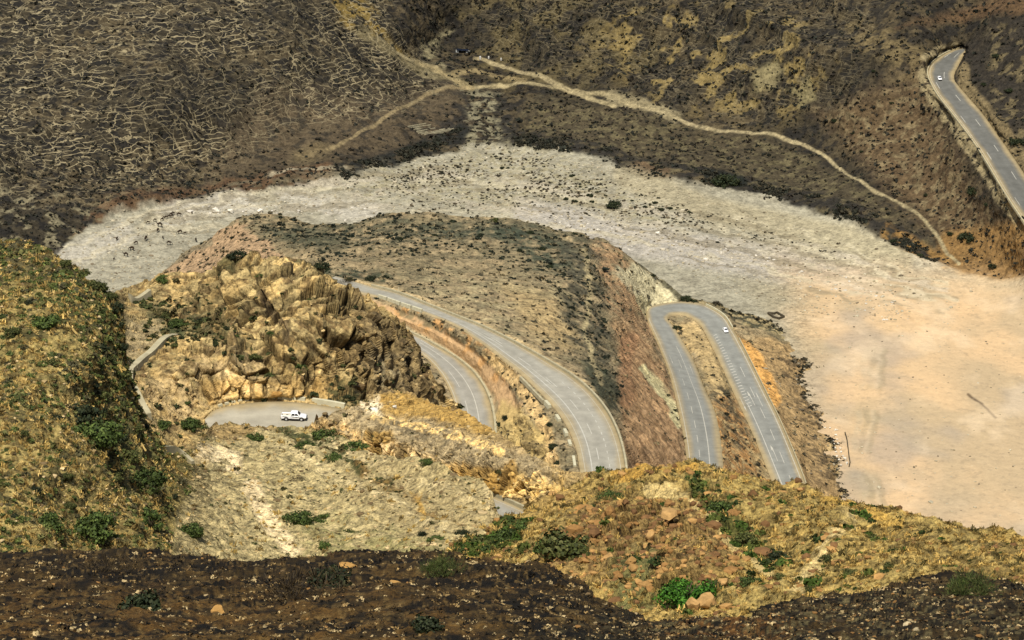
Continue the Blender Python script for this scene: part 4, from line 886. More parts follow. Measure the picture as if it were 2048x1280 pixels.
PM = lambda U, V, poly, soft=15: poly_mask(U, V, poly, soft)
# -- valley
TRKS = [[(655,303),(690,285),(720,262),(760,240),(800,215),(850,192),(890,186),(945,185),(1000,172),(1060,172),(1120,180),(1190,192),(1230,200),(1320,225),(1400,245),(1480,262),(1560,275),(1610,287),(1655,310),(1690,345),(1740,378),(1800,405),(1840,430),(1870,465),(1895,500),(1918,523)], [(950,120),(1030,140),(1120,178),(1230,215)]]
hills = lambda U, V: (1-PM(U, V, WADI, 6))*smooth(4, 9, np.minimum(dist_line(U, V, TRKS[0]), dist_line(U, V, TRKS[1])))*(1-.75*PM(U, V, [(560,190),(930,190),(925,250),(700,330),(450,350)], 20))*np.where(V < 560, 1, 0)
GREY_GREEN = [C(44,44,36), C(50,48,38), C(40,42,34), C(58,52,42)]
scatter_clumps('scrub', 'valley', 11000, lambda U, V: hills(U, V)*(1-.6*PM(U, V, [(-200,-80),(760,-80),(900,180),(560,270),(420,340),(-200,300)], 40)), (2.5, 7), 9, GREY_GREEN, 11, .6, .6)
scatter_clumps('bank_scrub', 'valley', 1000, lambda U, V: smooth(-.1, .25, fbm(SHEETS['valley']['P'][:SHEETS['valley']['nrow']], 16, 2, .5, 4))*np.maximum(smooth(16, 5, dist_line(U, V, [(690,350),(780,320),(870,285),(920,268)])), smooth(16, 5, dist_line(U, V, [(1040,285),(1150,295),(1230,312),(1330,345),(1480,368),(1600,400),(1720,440),(1870,512)]))), (4, 9), 16, [C(54,54,42), C(64,60,46), C(46,48,38)], 12, .7, .5)
scatter_clumps('riverbed_scrub', 'valley', 1500, lambda U, V: PM(U, V, [(690,360),(960,300),(1120,310),(1260,380),(1400,430),(1560,460),(1680,490),(1690,510),(1500,505),(1300,470),(1080,425),(800,405)], 20)*(.25+smooth(0, .3, fbm(SHEETS['valley']['P'][:SHEETS['valley']['nrow']], 30, 2, .5, 9))), (1.8, 5), 10, [C(66,60,46), C(50,50,40), C(84,74,56)], 13, .6, .6)
scatter_stones('riverbed_gravel', 'valley', 5600, lambda U, V: .10*PM(U, V, [(1600,560),(2080,560),(2080,1080),(1750,1060),(1650,800)], 20)+PM(U, V, [(120,520),(230,440),(450,395),(700,360),(960,300),(1120,310),(1500,420),(1900,540),(1800,640),(1600,640),(1200,470),(1000,430),(700,420),(420,450),(300,560),(240,600)], 15)+.03*PM(U, V, WADI, 5), (1.4, 4.5), [C(190,180,152), C(168,156,126), C(120,108,86), C(180,168,140)], 14, .7)
scatter_stones('white_boulders', 'valley', 260, lambda U, V: np.maximum(smooth(18, 6, dist_line(U, V, [(380,425),(480,412),(600,425),(740,425)])), smooth(30, 10, dist_line(U, V, [(1120,450),(1330,490),(1500,520),(1700,580),(1800,640)]))), (2.5, 7), [C(206,198,180), C(190,180,156)], 15, .8)
# -- spur
scatter_clumps('scrub', 'spur', 1700, lambda U, V: PM(U, V, [(490,430),(720,450),(740,430),(1000,436),(1170,470),(1210,560),(1240,830),(1160,700),(1100,560),(900,500),(640,520)], 15)*(V > 0)+.10*(1-PM(U, V, BANK, 4))*(U < 1250), (2.5, 8), 18, [C(44,50,36), C(52,54,40), C(38,44,34)], 21, .6, .5)
scatter_clumps('dry_grass', 'spur', 3500, lambda U, V: (1-PM(U, V, BANK, 6))*np.where(U < 1260, 1, .5), (3, 7), 7, [C(120,108,78), C(92,84,62), C(70,66,50)], 22, .5, .7)
scatter_stones('slope_rubble', 'spur', 700, lambda U, V: smooth(30, 8, dist_line(U, V, [(1600,720),(1625,790),(1662,860),(1690,960),(1720,1010)]))+.1*PM(U, V, [(1500,700),(1600,700),(1690,990),(1620,1000)], 10), (2.5, 7), [C(150,138,112), C(112,100,78), C(84,76,60)], 24, .7)
scatter_clumps('slope_scrub', 'spur', 420, lambda U, V: np.maximum(smooth(16, 5, dist_line(U, V, [(1400,600),(1500,628),(1590,660)])), np.maximum(smooth(26, 8, dist_line(U, V, [(1600,720),(1620,790),(1660,860),(1690,960),(1720,1010)])), .3*PM(U, V, [(1430,780),(1560,980),(1440,980)], 10))), (3.5, 9), 18, [C(54,52,38), C(66,60,44)], 23, .6, .5)
# -- rocky hill
scatter_clumps('scrub', 'rockyhill', 600, lambda U, V: .06+PM(U, V, [(275,600),(420,590),(500,690),(400,700),(300,690)], 12)+PM(U, V, [(640,780),(730,795),(730,818),(660,806)], 5)+PM(U, V, [(200,570),(262,720),(290,850),(200,800)], 10), (5, 14), 26, [C(70,74,40), C(52,58,32), C(92,84,50)], 31, .6, .45)
scatter_stones('rubble', 'rockyhill', 600, lambda U, V: .3+smooth(740, 790, V), (3, 9), [C(206,178,122), C(168,142,92), C(120,98,64)], 32, .8)
# -- rock wall
scatter_stones('rubble', 'rockwall', 500, lambda U, V: 1.0+0*U, (3, 8), [C(196,172,122), C(150,128,88), C(120,102,70)], 41, .7)
scatter_clumps('dry_grass', 'rockwall', 110, lambda U, V: 1.0+0*U, (4, 10), 14, [C(110,98,58), C(84,80,46), C(150,124,70)], 42, .5, .5)
# -- near slope
left_m = lambda U, V: 1-smooth(300, 400, U+(V-900)*.25*(V > 900))
scatter_clumps('bushes', 'nearslope', 3800, lambda U, V: left_m(U, V)*(.3+.6*PM(U, V, [(100,480),(220,560),(260,640),(290,800),(330,900),(290,1000),(200,980),(150,850),(150,650),(-90,540),(-90,470)], 30)), (5, 16), 44, [C(92,100,50), C(78,88,46), C(110,108,62), C(84,80,54)], 51, .6, .28)
scatter_clumps('dry_grass', 'nearslope', 5000, lambda U, V: left_m(U, V)+.04, (4, 11), 14, [C(196,166,94), C(164,136,76), C(118,100,58), C(212,182,112)], 52, .6, .9, True)
scatter_clumps('low_scrub', 'nearslope', 800, lambda U, V: (1-left_m(U, V))*(.5+3*smooth(12, 3, dist_line(U, V, [(560,872),(640,907),(720,945),(790,980)]))+2*smooth(16, 4, dist_line(U, V, [(640,888),(720,903)]))), (3, 8), 20, [C(84,80,48), C(76,80,44), C(112,98,62)], 53, .5, .45)
scatter_stones('stones', 'nearslope', 2600, lambda U, V: .4+left_m(U, V)*.6, (3, 8), [C(206,180,130), C(168,144,98), C(112,94,64)], 54, .7)
# -- golden ridge
FP = [[(1300,1000),(1370,1005),(1400,1045),(1450,1085),(1520,1130),(1560,1160)], [(1700,1060),(1660,1100),(1600,1160),(1590,1200)], ]
scatter_clumps('dry_grass', 'goldridge', 6500, lambda U, V: np.minimum.reduce([smooth(5, 12, dist_line(U, V, q)) for q in FP])*(1-.6*PM(U, V, [(1180,1010),(1420,1010),(1480,1130),(1400,1180),(1100,1180)], 30)), (4, 12), 14, [C(212,178,100), C(178,148,82), C(126,106,58), C(96,86,48)], 61, .6, .9, True)
scatter_clumps('green_scrub', 'goldridge', 700, lambda U, V: PM(U, V, [(1380,970),(1430,990),(1480,1060),(1590,1120),(1540,1135),(1440,1085),(1390,1010)], 10)+PM(U, V, [(885,1120),(960,1085),(1060,1052),(1040,1090),(960,1140)], 8)+.03, (8, 24), 44, [C(66,84,30), C(84,92,40), C(54,66,30)], 62, .55, .3)
scatter_stones('rocks', 'goldridge', 1500, lambda U, V: .25+2*PM(U, V, [(1180,1010),(1420,1010),(1480,1130),(1400,1200),(1250,1200),(1100,1160)], 30), (5, 18), [C(176,136,80), C(150,112,64), C(120,88,54)], 63, .8)
# -- dark crest
scatter_stones('stones', 'crest', 4600, lambda U, V: .15+1.2*PM(U, V, [(1780,1180),(2160,1190),(2160,1345),(1500,1290),(1100,1270),(1250,1250)], 30), (1.5, 7), [C(170,148,106), C(110,90,60), C(56,46,32), C(140,104,58), C(40,33,24)], 71, .6)
scatter_clumps('leaf_litter', 'crest', 9000, lambda U, V: 1.0+0*U, (5, 14), 9, [C(24,21,14), C(40,33,21), C(84,66,40), C(150,124,78), C(180,158,112), C(20,18,13)], 72, .25, .35)

# ------------------------------------------------------------------ single bushes and trees
def crown_mesh(name, seed, nblob, nleaf, leaf, cols, flat=.8, spread=.75, spiky=False):
    """leafy crown about one unit in radius standing on z = 0"""
    r = np.random.default_rng(seed); C0 = []
    for b in range(nblob):
        a = r.uniform(0, 2*np.pi); d = spread*math.sqrt(r.random())
        C0.append((d*math.cos(a), d*math.sin(a), r.uniform(.25, .8)*flat*(1.2-d*.6), r.uniform(.16, .36)))
    C0 = np.array(C0); k = r.integers(0, nblob, nleaf)
    d = r.normal(size=(nleaf, 3)); d /= np.linalg.norm(d, axis=1, keepdims=True)
    c = C0[k, :3]+d*(C0[k, 3]*r.uniform(.35, 1.4, nleaf))[:, None]*np.array([1, 1, .75]); c[:, 2] = np.maximum(c[:, 2], .02)
    a = r.normal(size=(nleaf, 3)); b = np.cross(d, a); b /= np.linalg.norm(b, axis=1, keepdims=True); a = np.cross(b, d)+d*.35
    L = leaf*r.uniform(.6, 1.4, nleaf)[:, None]
    if spiky: b = d*1.0+np.array([0, 0, .5]); a = a*.12; L = L*1.7
    q = np.stack([c-a*L-b*L*.8, c+a*L-b*L*.8, c+a*L*.6+b*L, c-a*L*.6+b*L], 1).reshape(-1, 3)
    cols = np.array(cols); cc = cols[r.integers(0, len(cols), nleaf)]*r.uniform(.7, 1.35, (nleaf, 1))
    return mesh_np(name, q, np.arange(len(q)).reshape(-1, 4), M_LEAF, np.repeat(cc, 4, 0))
def limb(bm, pts, rad, n=6):
    rings = []
    for i, (p, r0) in enumerate(zip(pts, rad)):
        p = Vector(p); d = (Vector(pts[min(i+1, len(pts)-1)])-Vector(pts[max(i-1, 0)])).normalized(); q = d.to_track_quat('Z', 'Y')
        rings.append([bm.verts.new(p+q@Vector((r0*math.cos(2*math.pi*k/n), r0*math.sin(2*math.pi*k/n), 0))) for k in range(n)])
    for a, b in zip(rings[:-1], rings[1:]):
        for k in range(n): bm.faces.new((a[k], a[(k+1) % n], b[(k+1) % n], b[k]))
    bm.faces.new(rings[-1]); bm.faces.new(rings[0][::-1])
def bm_obj(name, bm, mat, parent=None, sm=False):
    bmesh.ops.recalc_face_normals(bm, faces=bm.faces[:])
    me = bpy.data.meshes.new(name); bm.to_mesh(me); bm.free()
    if sm:
        for p in me.polygons: p.use_smooth = True
    return link(name, me, mat, parent)
GREEN = [C(70,86,38), C(88,102,48), C(56,68,32)]; VIVID = [C(66,110,30), C(84,130,40), C(54,92,28)]; OLIVE = [C(78,84,40), C(62,68,34), C(92,92,50)]; DARKG = [C(44,52,30), C(36,44,26), C(54,58,34)]; DRYB = [C(70,58,38), C(54,44,30), C(92,76,48)]
CROWN = {'green': [crown_mesh('crown', 100+i, 24, 2000, .042, GREEN, .85) for i in range(3)], 'vivid': [crown_mesh('crown', 110, 40, 4500, .034, VIVID, .8)],
 'olive': [crown_mesh('crown', 120+i, 20, 1300, .048, OLIVE, .7) for i in range(2)], 'dark': [crown_mesh('crown', 130+i, 18, 1300, .05, DARKG, .65) for i in range(3)],
 'flat': [crown_mesh('crown', 140+i, 26, 1500, .046, GREEN, .32, .9) for i in range(2)], 'dry': [crown_mesh('crown', 150+i, 20, 1100, .035, DRYB, .6, .8, True) for i in range(2)],
 'spiky': [crown_mesh('crown', 160, 30, 3200, .032, OLIVE+GREEN, .95, .75, True)]}
TR = {}
def trunk_mesh(seed):
    r = random.Random(seed); bm = bmesh.new()
    limb(bm, [(0,0,-.12),(.02,0,.2),(.0,.03,.5),(.04,.02,.8)], [.09,.07,.055,.035])
    for k in range(5):
        a = k*1.26+r.uniform(-.3, .3); z = r.uniform(.25, .5); d = r.uniform(.35, .6)
        limb(bm, [(.01,.01,z),(d*.5*math.cos(a), d*.5*math.sin(a), z+.22),(d*math.cos(a), d*math.sin(a), z+.38)], [.04,.03,.015], 5)
    bmesh.ops.recalc_face_normals(bm, faces=bm.faces[:]); me = bpy.data.meshes.new('trunk'); bm.to_mesh(me); bm.free(); me.materials.append(M_WOOD); return me
TRUNK = [trunk_mesh(i) for i in range(3)]
cnt = 0
def bush(sh, u, v, w, kindn, label, group=None, cat='bush', name='bush'):
    """leafy bush whose foot stands at u, v; w = its width in picture pixels"""
    global cnt; cnt += 1
    p = surf(sh, u, v); R = w/px_m(p)/2/.98; me = CROWN[kindn][cnt % len(CROWN[kindn])]
    o = link(name, me); o.location = p-np.array([0, 0, .06*R]); o.scale = (R, R*random.uniform(.85, 1.1), R*random.uniform(.85, 1.1)); o.rotation_euler = (0, 0, random.uniform(0, 6.28))
    return tag(o, label, cat, group)
def tree(sh, u, v, w, kindn, label, group=None, lift=.45):
    global cnt; cnt += 1
    p = surf(sh, u, v); R = w/px_m(p)/2
    e = empty('tree', p, random.uniform(0, 6.28), label, 'tree', group); e.scale = (R, R, R)
    link('trunk', TRUNK[cnt % 3], None, e); c = link('crown', CROWN[kindn][cnt % len(CROWN[kindn])], None, e); c.location = (0, 0, lift)
    return e
# left slope
tree('nearslope', 190, 1098, 112, 'green', 'broad green tree with bare trunk low on the left slope just above the dark crest', lift=.4)
tree('nearslope', 285, 998, 84, 'green', 'dark leaning tree beside the gully at the right foot of the left slope', lift=.35)
tree('nearslope', 292, 1070, 84, 'green', 'green tree between the broad trunked tree and the round bush on the pale slope', lift=.3)
bush('nearslope', 82, 1085, 76, 'green', 'green bush at the far left just above the dark crest')
bush('nearslope', 376, 1080, 70, 'green', 'rounded green bush at the lower left corner of the pale slope')
bush('nearslope', 85, 690, 76, 'green', 'dark green bush alone on the upper left slope, biggest one there')
bush('nearslope', 28, 702, 46, 'olive', 'small olive bush left of the biggest bush on the upper left slope')
bush('nearslope', 180, 905, 120, 'green', 'widest green thicket in the middle of the left slope')
bush('nearslope', 155, 850, 92, 'dark', 'dark bush with black shade directly above the widest thicket on the left slope')
bush('nearslope', 275, 975, 60, 'green', 'green bush touching the leaning tree on its upper left side')
bush('nearslope', 30, 828, 52, 'olive', 'olive bush at the left edge of the slope halfway up')
bush('nearslope', 62, 1002, 40, 'dark', 'small dark bush left of the widest thicket, lower down')
bush('nearslope', 98, 742, 44, 'olive', 'small olive bush below the biggest bush on the upper left slope')
for u, v, w in [(240,650,44),(244,700,36),(248,740,26),(254,785,24),(264,825,30),(282,858,36),(225,590,40),(190,565,44),(235,760,56),(240,880,60),(210,860,60),(260,920,56),(225,960,50),(190,800,56),(170,530,36),(305,905,44),(200,700,44),(200,575,44),(235,615,50),(180,600,36),(252,655,40),(215,640,40),(160,560,36),(130,530,34),(240,700,36),(262,800,34),(245,760,40),(230,820,50),(215,720,36),(255,870,44),(120,640,26),(20,560,26),(70,760,30),(115,980,40),(135,1020,34),(40,900,30),(100,860,36),(60,640,22),(150,740,30),(175,780,34),(20,1060,36),(240,930,50),(330,960,30),(345,1000,26),(315,1030,30)]:
    bush('nearslope', u, v, w, random.choice(['dark', 'olive', 'olive']), 'one of the low olive and dark shrubs scattered over the left slope', 'shrubs on the left slope', 'shrub', 'shrub')
bush('nearslope', 510, 886, 44, 'green', 'dense dark green bush at the near edge of the road left of the white pickup')
bush('rockyhill', 388, 858, 56, 'green', 'spreading green bush at the left end of the pickup road')
bush('rockyhill', 322, 858, 46, 'green', 'green bush between the two concrete drain walls')
bush('nearslope', 600, 1056, 74, 'green', 'yellow green bush in the middle of the lower pale slope')
bush('nearslope', 652, 1046, 44, 'flat', 'flat green bush right of the yellow green bush on the pale slope')
bush('nearslope', 700, 1062, 44, 'olive', 'olive bush furthest right in the row on the lower pale slope')
bush('nearslope', 652, 1106, 34, 'green', 'small green bush just above the dark crest below the pale slope')
bush('nearslope', 592, 970, 30, 'dry', 'small dead black shrub in the middle of the pale slope')
bush('nearslope', 432, 950, 26, 'dry', 'small dry shrub at the left of the pale slope under the white scar')
bush('nearslope', 857, 945, 34, 'green', 'small bright tree like bush on the crest before the ochre rock face')
bush('nearslope', 712, 912, 56, 'flat', 'dark flat bush in front of the ochre rock face, right end of the furrow')
bush('nearslope', 655, 893, 66, 'flat', 'flat green patch of bushes below the rock mound right of the pickup')
bush('nearslope', 610, 912, 44, 'flat', 'dark flat bush in the furrow below the pickup road')
bush('nearslope', 668, 934, 40, 'flat', 'dark flat bush lower down the furrow on the pale slope')
bush('nearslope', 924, 1076, 36, 'dark', 'round dark green bush at the right end of the pale slope')
bush('nearslope', 873, 1084, 34, 'flat', 'flat olive bush left of the round dark bush at the end of the pale slope')
bush('nearslope', 845, 1074, 26, 'dark', 'small dark bush left of the flat olive bush near the dark crest')
# golden ridge
bush('goldridge', 1140, 1118, 140, 'olive', 'tall loose bush with see through top on the left flank of the golden ridge')
bush('goldridge', 1105, 1122, 76, 'green', 'dense green bush at the foot of the tall loose bush, on its left')
tree('goldridge', 1372, 1206, 124, 'vivid', 'vivid green tree beside the upright boulder at the foot of the golden ridge', lift=.12)
bush('goldridge', 1425, 1190, 56, 'olive', 'olive bush touching the vivid green tree on its right')
bush('goldridge', 1232, 1018, 52, 'flat', 'flat dark bush near the top of the golden ridge, left part')
bush('goldridge', 1385, 984, 42, 'flat', 'upper flat green bush in the band along the golden ridge')
bush('goldridge', 1440, 1050, 74, 'green', 'largest green bush in the band running down the golden ridge')
bush('goldridge', 1490, 1085, 62, 'olive', 'green bush in the band, below the largest one')
bush('goldridge', 1555, 1112, 60, 'dark', 'lowest dark bush of the band on the golden ridge')
bush('goldridge', 1500, 1198, 50, 'flat', 'flat grey green bush right of the upright boulder on the ridge foot')
bush('goldridge', 1008, 1086, 66, 'green', 'green bush in the hollow left of the golden ridge')
bush('goldridge', 962, 1104, 60, 'olive', 'olive bush at the lower left end of the hollow before the ridge')
bush('goldridge', 1060, 1068, 50, 'flat', 'flat green bush at the upper end of the hollow before the ridge')
for u, v, w in [(1650,1120,34),(1750,1090,40),(1820,1120,46),(1700,1150,36),(1600,1090,26),(1680,1060,26),(1560,1160,30),(1900,1130,40),(1620,1180,30),(1780,1150,34),(1330,980,20),(1290,1040,22),(1460,1120,30),(1850,1080,26)]:
    bush('goldridge', u, v, w, random.choice(['dry', 'olive', 'dry']), 'one of the small dry brown shrubs scattered over the golden ridge', 'dry shrubs on the golden ridge', 'shrub', 'shrub')
# rocky hill
bush('rockyhill', 596, 742, 42, 'green', 'green bush on the ledge of the rocky hill, right of centre')
bush('rockyhill', 543, 757, 28, 'green', 'small round green bush above the ochre slab on the rocky hill')
bush('rockyhill', 372, 810, 18, 'green', 'narrow green bush growing in the cut face left of the pickup road')
bush('rockyhill', 684, 582, 40, 'dry', 'spiky palm like bush on the skyline of the rocky hill beside the road')
bush('rockyhill', 478, 524, 44, 'dark', 'dark bush on the skyline of the rocky hill against the brown waste heap')
bush('rockyhill', 445, 545, 40, 'dark', 'dark bush left of the skyline bush on the rocky hill')
bush('rockyhill', 326, 562, 34, 'green', 'green bush at the left end of the rocky hill skyline')
bush('rockyhill', 640, 553, 36, 'dark', 'dark bush on the right shoulder of the rocky hill, above the spiky one')
for u, v, w in [(512,715,34),(500,690,26),(470,690,22),(360,655,50),(400,640,30),(330,640,26),(545,690,18),(660,700,16),(620,600,18),(415,600,22),(300,600,22),(690,800,26),(520,560,18),(670,815,24),(350,700,20)]:
    bush('rockyhill', u, v, w, random.choice(['olive', 'dark', 'green']), 'one of the small shrubs growing among the broken rocks of the rocky hill', 'shrubs on the rocky hill', 'shrub', 'shrub')
for u, v, w in [(1012,838,24),(985,820,16),(1000,850,18)]: bush('rockwall' if v > 870 else 'spur', u, v, w, 'dark', 'one of the dark shrubs on the rock spur between the two curved roads', 'shrubs between the curved roads', 'shrub', 'shrub')
# spur
tree('spur', 991, 446, 22, 'olive', 'tiny flat topped tree standing on the skyline of the dark spur', lift=.5)
bush('spur', 1354, 656, 22, 'dark', 'dark bush inside the hairpin bend')
bush('spur', 1372, 600, 30, 'dark', 'dark hedge like bush behind the outer edge of the hairpin bend, left one')
bush('spur', 1388, 602, 24, 'dark', 'dark bush behind the outer edge of the hairpin bend, right one')
bush('spur', 1300, 557, 16, 'dark', 'dark bush in the pale grey cliff above the hairpin')
for u, v, w in [(1341,790,12),(1352,820,14),(1112,885,24),(1118,910,28),(1106,860,18),(1125,935,24),(650,556,24),(700,560,26),(740,562,30),(770,558,20),(660,546,20),(1060,470,18),(1085,500,20),(1040,500,16),(1150,470,14),(730,440,12),(560,432,12),(905,440,14),(1100,530,18),(960,470,18),(870,470,16),(800,480,16),(740,500,16)]:
    bush('spur', u, v, w, 'dark', 'one of the small dark shrubs scattered over the spur in the bend of the riverbed', 'shrubs on the spur', 'shrub', 'shrub')
# valley
bush('valley', 1228, 413, 40, 'dark', 'large dark green bush alone in the middle of the pale riverbed')
bush('valley', 1450, 368, 66, 'dark', 'wide dark thicket on the far bank of the riverbed')
bush('valley', 1667, 240, 17, 'dark', 'round dark bush alone on the brown slope left of the upper right road')
for u, v, w in [(1850,385,14),(1940,385,34),(1968,408,18),(1930,475,44),(1985,535,22),(1900,470,16),(1786,480,16),(1840,510,18),(1720,300,12),(1780,200,12),(1700,260,10),(1750,150,12),(2035,290,36),(2000,130,20),(2020,190,24),(1970,180,16)]:
    bush('valley', u, v, w, 'dark', 'one of the dark bushes on the brown slopes around the upper right road', 'bushes near the upper right road', 'bush')
for u, v, w in [(1005,337,12),(1016,337,10),(1145,352,14),(1180,392,16),(1132,400,14),(1150,403,14),(1185,405,12),(1265,402,10),(1310,407,14),(1322,420,14),(1340,418,14),(1290,415,12),(1300,410,8),(1270,415,8),(1378,425,10),(1195,385,10),(1160,375,10),(1212,392,8)]:
    bush('valley', u, v, w, 'dark', 'one of the small dark shrubs dotted over the stony middle of the riverbed', 'shrubs in the riverbed', 'shrub', 'shrub')
# foreground crest
bush('crest', 225, 1140, 120, 'dry', 'tangled dry black shrub on the dark crest at the lower left')
bush('crest', 620, 1190, 210, 'dry', 'wide creeping dark shrub in the middle left of the dark crest')
bush('crest', 285, 1215, 120, 'dark', 'dark green shrub on the crest below the tangled dry one')
bush('crest', 885, 1150, 100, 'spiky', 'upright grassy tuft on top of the dark crest near the centre')
bush('crest', 850, 1262, 90, 'dark', 'dark green shrub at the bottom edge below the grassy tuft')
bush('crest', 1945, 1196, 130, 'spiky', 'dark grassy shrub on the crest at the right edge')
bush('crest', 660, 1170, 110, 'dark', 'dark green shrub behind the wide creeping one on the crest')

# ------------------------------------------------------------------ single boulders
def boulder_mesh(seed, col):
    r = np.random.default_rng(seed); bm = bmesh.new(); bmesh.ops.create_icosphere(bm, subdivisions=3, radius=1)
    V = np.array([v.co[:] for v in bm.verts])
    for _ in range(16):
        n = r.normal(size=3); n /= np.linalg.norm(n); d = r.uniform(.5, .75); q = V@n; V = V-np.maximum(q-d, 0)[:, None]*n
    V += (fbm(V, .7, 3, .5, seed)*.10)[:, None]*V; F = np.array([[v.index for v in f.verts] for f in bm.faces]); bm.free()
    return mesh_np('boulder', V, F, M_ROCK, np.repeat(np.array(col)[None], len(V), 0)*r.uniform(.9, 1.1, (len(V), 1)))
BLD = {'ochre': [boulder_mesh(i, C(180,142,88)) for i in range(3)], 'white': [boulder_mesh(5+i, C(226,218,198)) for i in range(2)], 'orange': [boulder_mesh(9, C(180,138,76))], 'pale': [boulder_mesh(11, C(190,172,132))]}
def boulder(sh, u, v, w, h, k, label, group=None):
    global cnt; cnt += 1
    p = surf(sh, u, v); s = 1/px_m(p)/2*1.25; o = link('boulder', BLD[k][cnt % len(BLD[k])]); o.location = p+np.array([0, 0, h*s*.55]); o.scale = (w*s, w*s, h*s*1.1); o.rotation_euler = (0, 0, random.uniform(0, 6))
    return tag(o, label, 'boulder', group)
boulder('goldridge', 1384, 1224, 27, 36, 'ochre', 'upright ochre boulder right below the vivid green tree')
boulder('goldridge', 1418, 1218, 44, 30, 'ochre', 'broad ochre boulder leaning on the upright one beside the green tree')
boulder('goldridge', 1446, 1186, 26, 22, 'ochre', 'small ochre boulder behind the broad one, right of the green tree')
boulder('goldridge', 1318, 1142, 36, 40, 'ochre', 'large ochre block above and left of the vivid green tree')
boulder('goldridge', 1350, 1135, 34, 34, 'ochre', 'squat ochre block right of the large one above the green tree')
boulder('goldridge', 1220, 1140, 26, 24, 'ochre', 'lone pale ochre block at the middle of the rubble slope')
boulder('goldridge', 1345, 1068, 44, 24, 'ochre', 'brown slab with a dark gap under it near the top of the rubble slope')
boulder('goldridge', 1385, 1095, 36, 26, 'ochre', 'brown slab lower right of the slab with the dark gap')
boulder('goldridge', 1305, 1095, 24, 26, 'ochre', 'upright brown block between the two slabs of the rubble slope')
boulder('crest', 436, 1212, 30, 18, 'orange', 'orange stone lying on the dark crest left of the wide creeping shrub')
boulder('crest', 695, 1142, 34, 8, 'orange', 'flat orange slab on the dark crest left of the grassy tuft')
boulder('crest', 790, 1170, 40, 9, 'orange', 'flat orange slab on the dark crest under the grassy tuft')
boulder('crest', 1815, 1258, 17, 14, 'pale', 'round pale stone on the black ground at the lower right')
boulder('crest', 1832, 1270, 12, 10, 'pale', 'small pale stone below the round one at the lower right')
boulder('valley', 432, 426, 16, 14, 'white', 'white angular boulder on the left bank of the riverbed before the waste heap')
boulder('valley', 463, 426, 12, 10, 'white', 'white boulder just right of the angular one in the riverbed')
boulder('valley', 521, 425, 13, 11, 'white', 'white boulder behind the left end of the dark spur')
boulder('valley', 1317, 470, 10, 9, 'white', 'largest white boulder beside the pale stream right of the spur')
boulder('valley', 1196, 462, 9, 7, 'white', 'white boulder just behind the right shoulder of the spur')
boulder('rockwall', 790, 818, 9, 9, 'white', 'white round stone on the ochre crest behind the rock wall')
boulder('rockwall', 748, 824, 18, 10, 'white', 'pile of white rock at the end of the pickup road')
boulder('rockyhill', 553, 786, 20, 10, 'orange', 'ochre slab jutting out of the cut face above the kerb blocks')

# ================================================================== walls, kerbs and barriers
def box_run(pts, width, height, sink=.5, taper=.75):
    """low wall swept along ground points: verts, quads"""
    pts = np.array(pts, float); n = len(pts); V = []
    for i in range(n):
        d = pts[min(i+1, n-1)]-pts[max(i-1, 0)]; d[2] = 0; d /= np.linalg.norm(d)+1e-9; s = np.array([-d[1], d[0], 0])
        for a, z in ((-.5, -sink), (.5, -sink), (.5*taper, height), (-.5*taper, height)): V.append(pts[i]+s*a*width+np.array([0, 0, z]))
    V = np.array(V); F = []
    for i in range(n-1):
        for k in range(4): F.append((i*4+k, i*4+(k+1) % 4, i*4+4+(k+1) % 4, i*4+4+k))
    F += [(3, 2, 1, 0), (n*4-4, n*4-3, n*4-2, n*4-1)]
    return V, np.array(F)
def wall(name, pts, width, height, mat, label, cat, group=None, sink=.5, taper=.75):
    V, F = box_run(pts, width, height, sink, taper); org = V.mean(0); org[2] = V[:, 2].min()
    o = link(name, mesh_np(name, V-org, F, mat)); o.location = org
    bm = bmesh.new(); bm.from_mesh(o.data); bmesh.ops.recalc_face_normals(bm, faces=bm.faces[:]); bm.to_mesh(o.data); bm.free()
    return tag(o, label, cat, group)
def edge_pts(k, s0, s1, w, n=40): return [road_ptf(k, road_at(k, s), w) for s in np.linspace(s0, s1, n)]
wall('kerb_wall', edge_pts('long', 20, LL_, 1.03, 90), .9, .8, M_CONC, 'long low concrete kerb wall on the far edge of the long curved road', 'wall')
wall('kerb_wall', edge_pts('inner', 0, LI_, 1.05, 60), 1.1, .5, M_CONC, 'pale concrete kerb wall on the outer edge of the short inner curve', 'wall')
wall('kerb_wall', edge_pts('hairpin', s_at('hairpin', 1400, 617), s_at('hairpin', 1440, 668), 0.0, 40), .6, .9, M_CONC_W, 'thin white barrier around the outside of the hairpin bend', 'wall')
wall('kerb_wall', edge_pts('hairpin', s_at('hairpin', 1448, 690), LH_, -.02, 50), .5, .5, M_CONC, 'low kerb along the valley side of the lower hairpin road', 'wall')
wall('kerb_wall', edge_pts('hill', 6, LT_, -.04, 50), .8, .6, M_CONC, 'low kerb along the outer edge of the upper right road', 'wall')
wall('kerb_wall', edge_pts('lower', s_at('lower', 975, 1005), ROADS['lower']['len'][-1], 1.04, 20), .6, .5, M_CONC, 'concrete kerb at the foot of the ochre rock face', 'wall')
for s in [s_at('long', 1125, 800), s_at('long', 1150, 822), s_at('long', 1170, 850), s_at('long', 1180, 872)]:
    wall('barrier_block', edge_pts('long', s, s+5, -.13, 3), 1.4, 1.2, M_CONC_W, 'one of the pale concrete blocks on the inner verge of the long curved road', 'barrier block', 'concrete blocks beside the long curved road')
wall('barrier', edge_pts('long', s_at('long', 1080, 745), s_at('long', 1122, 798), -.16, 12), 1.0, .9, M_CONC, 'long straight concrete barrier on the inner verge of the long curved road', 'barrier')
wall('barrier', edge_pts('long', s_at('long', 1188, 905), s_at('long', 1192, 925), -.12, 6), 1.2, 1.0, M_CONC_W, 'short pale barrier lowest on the inner verge of the long curved road', 'barrier')
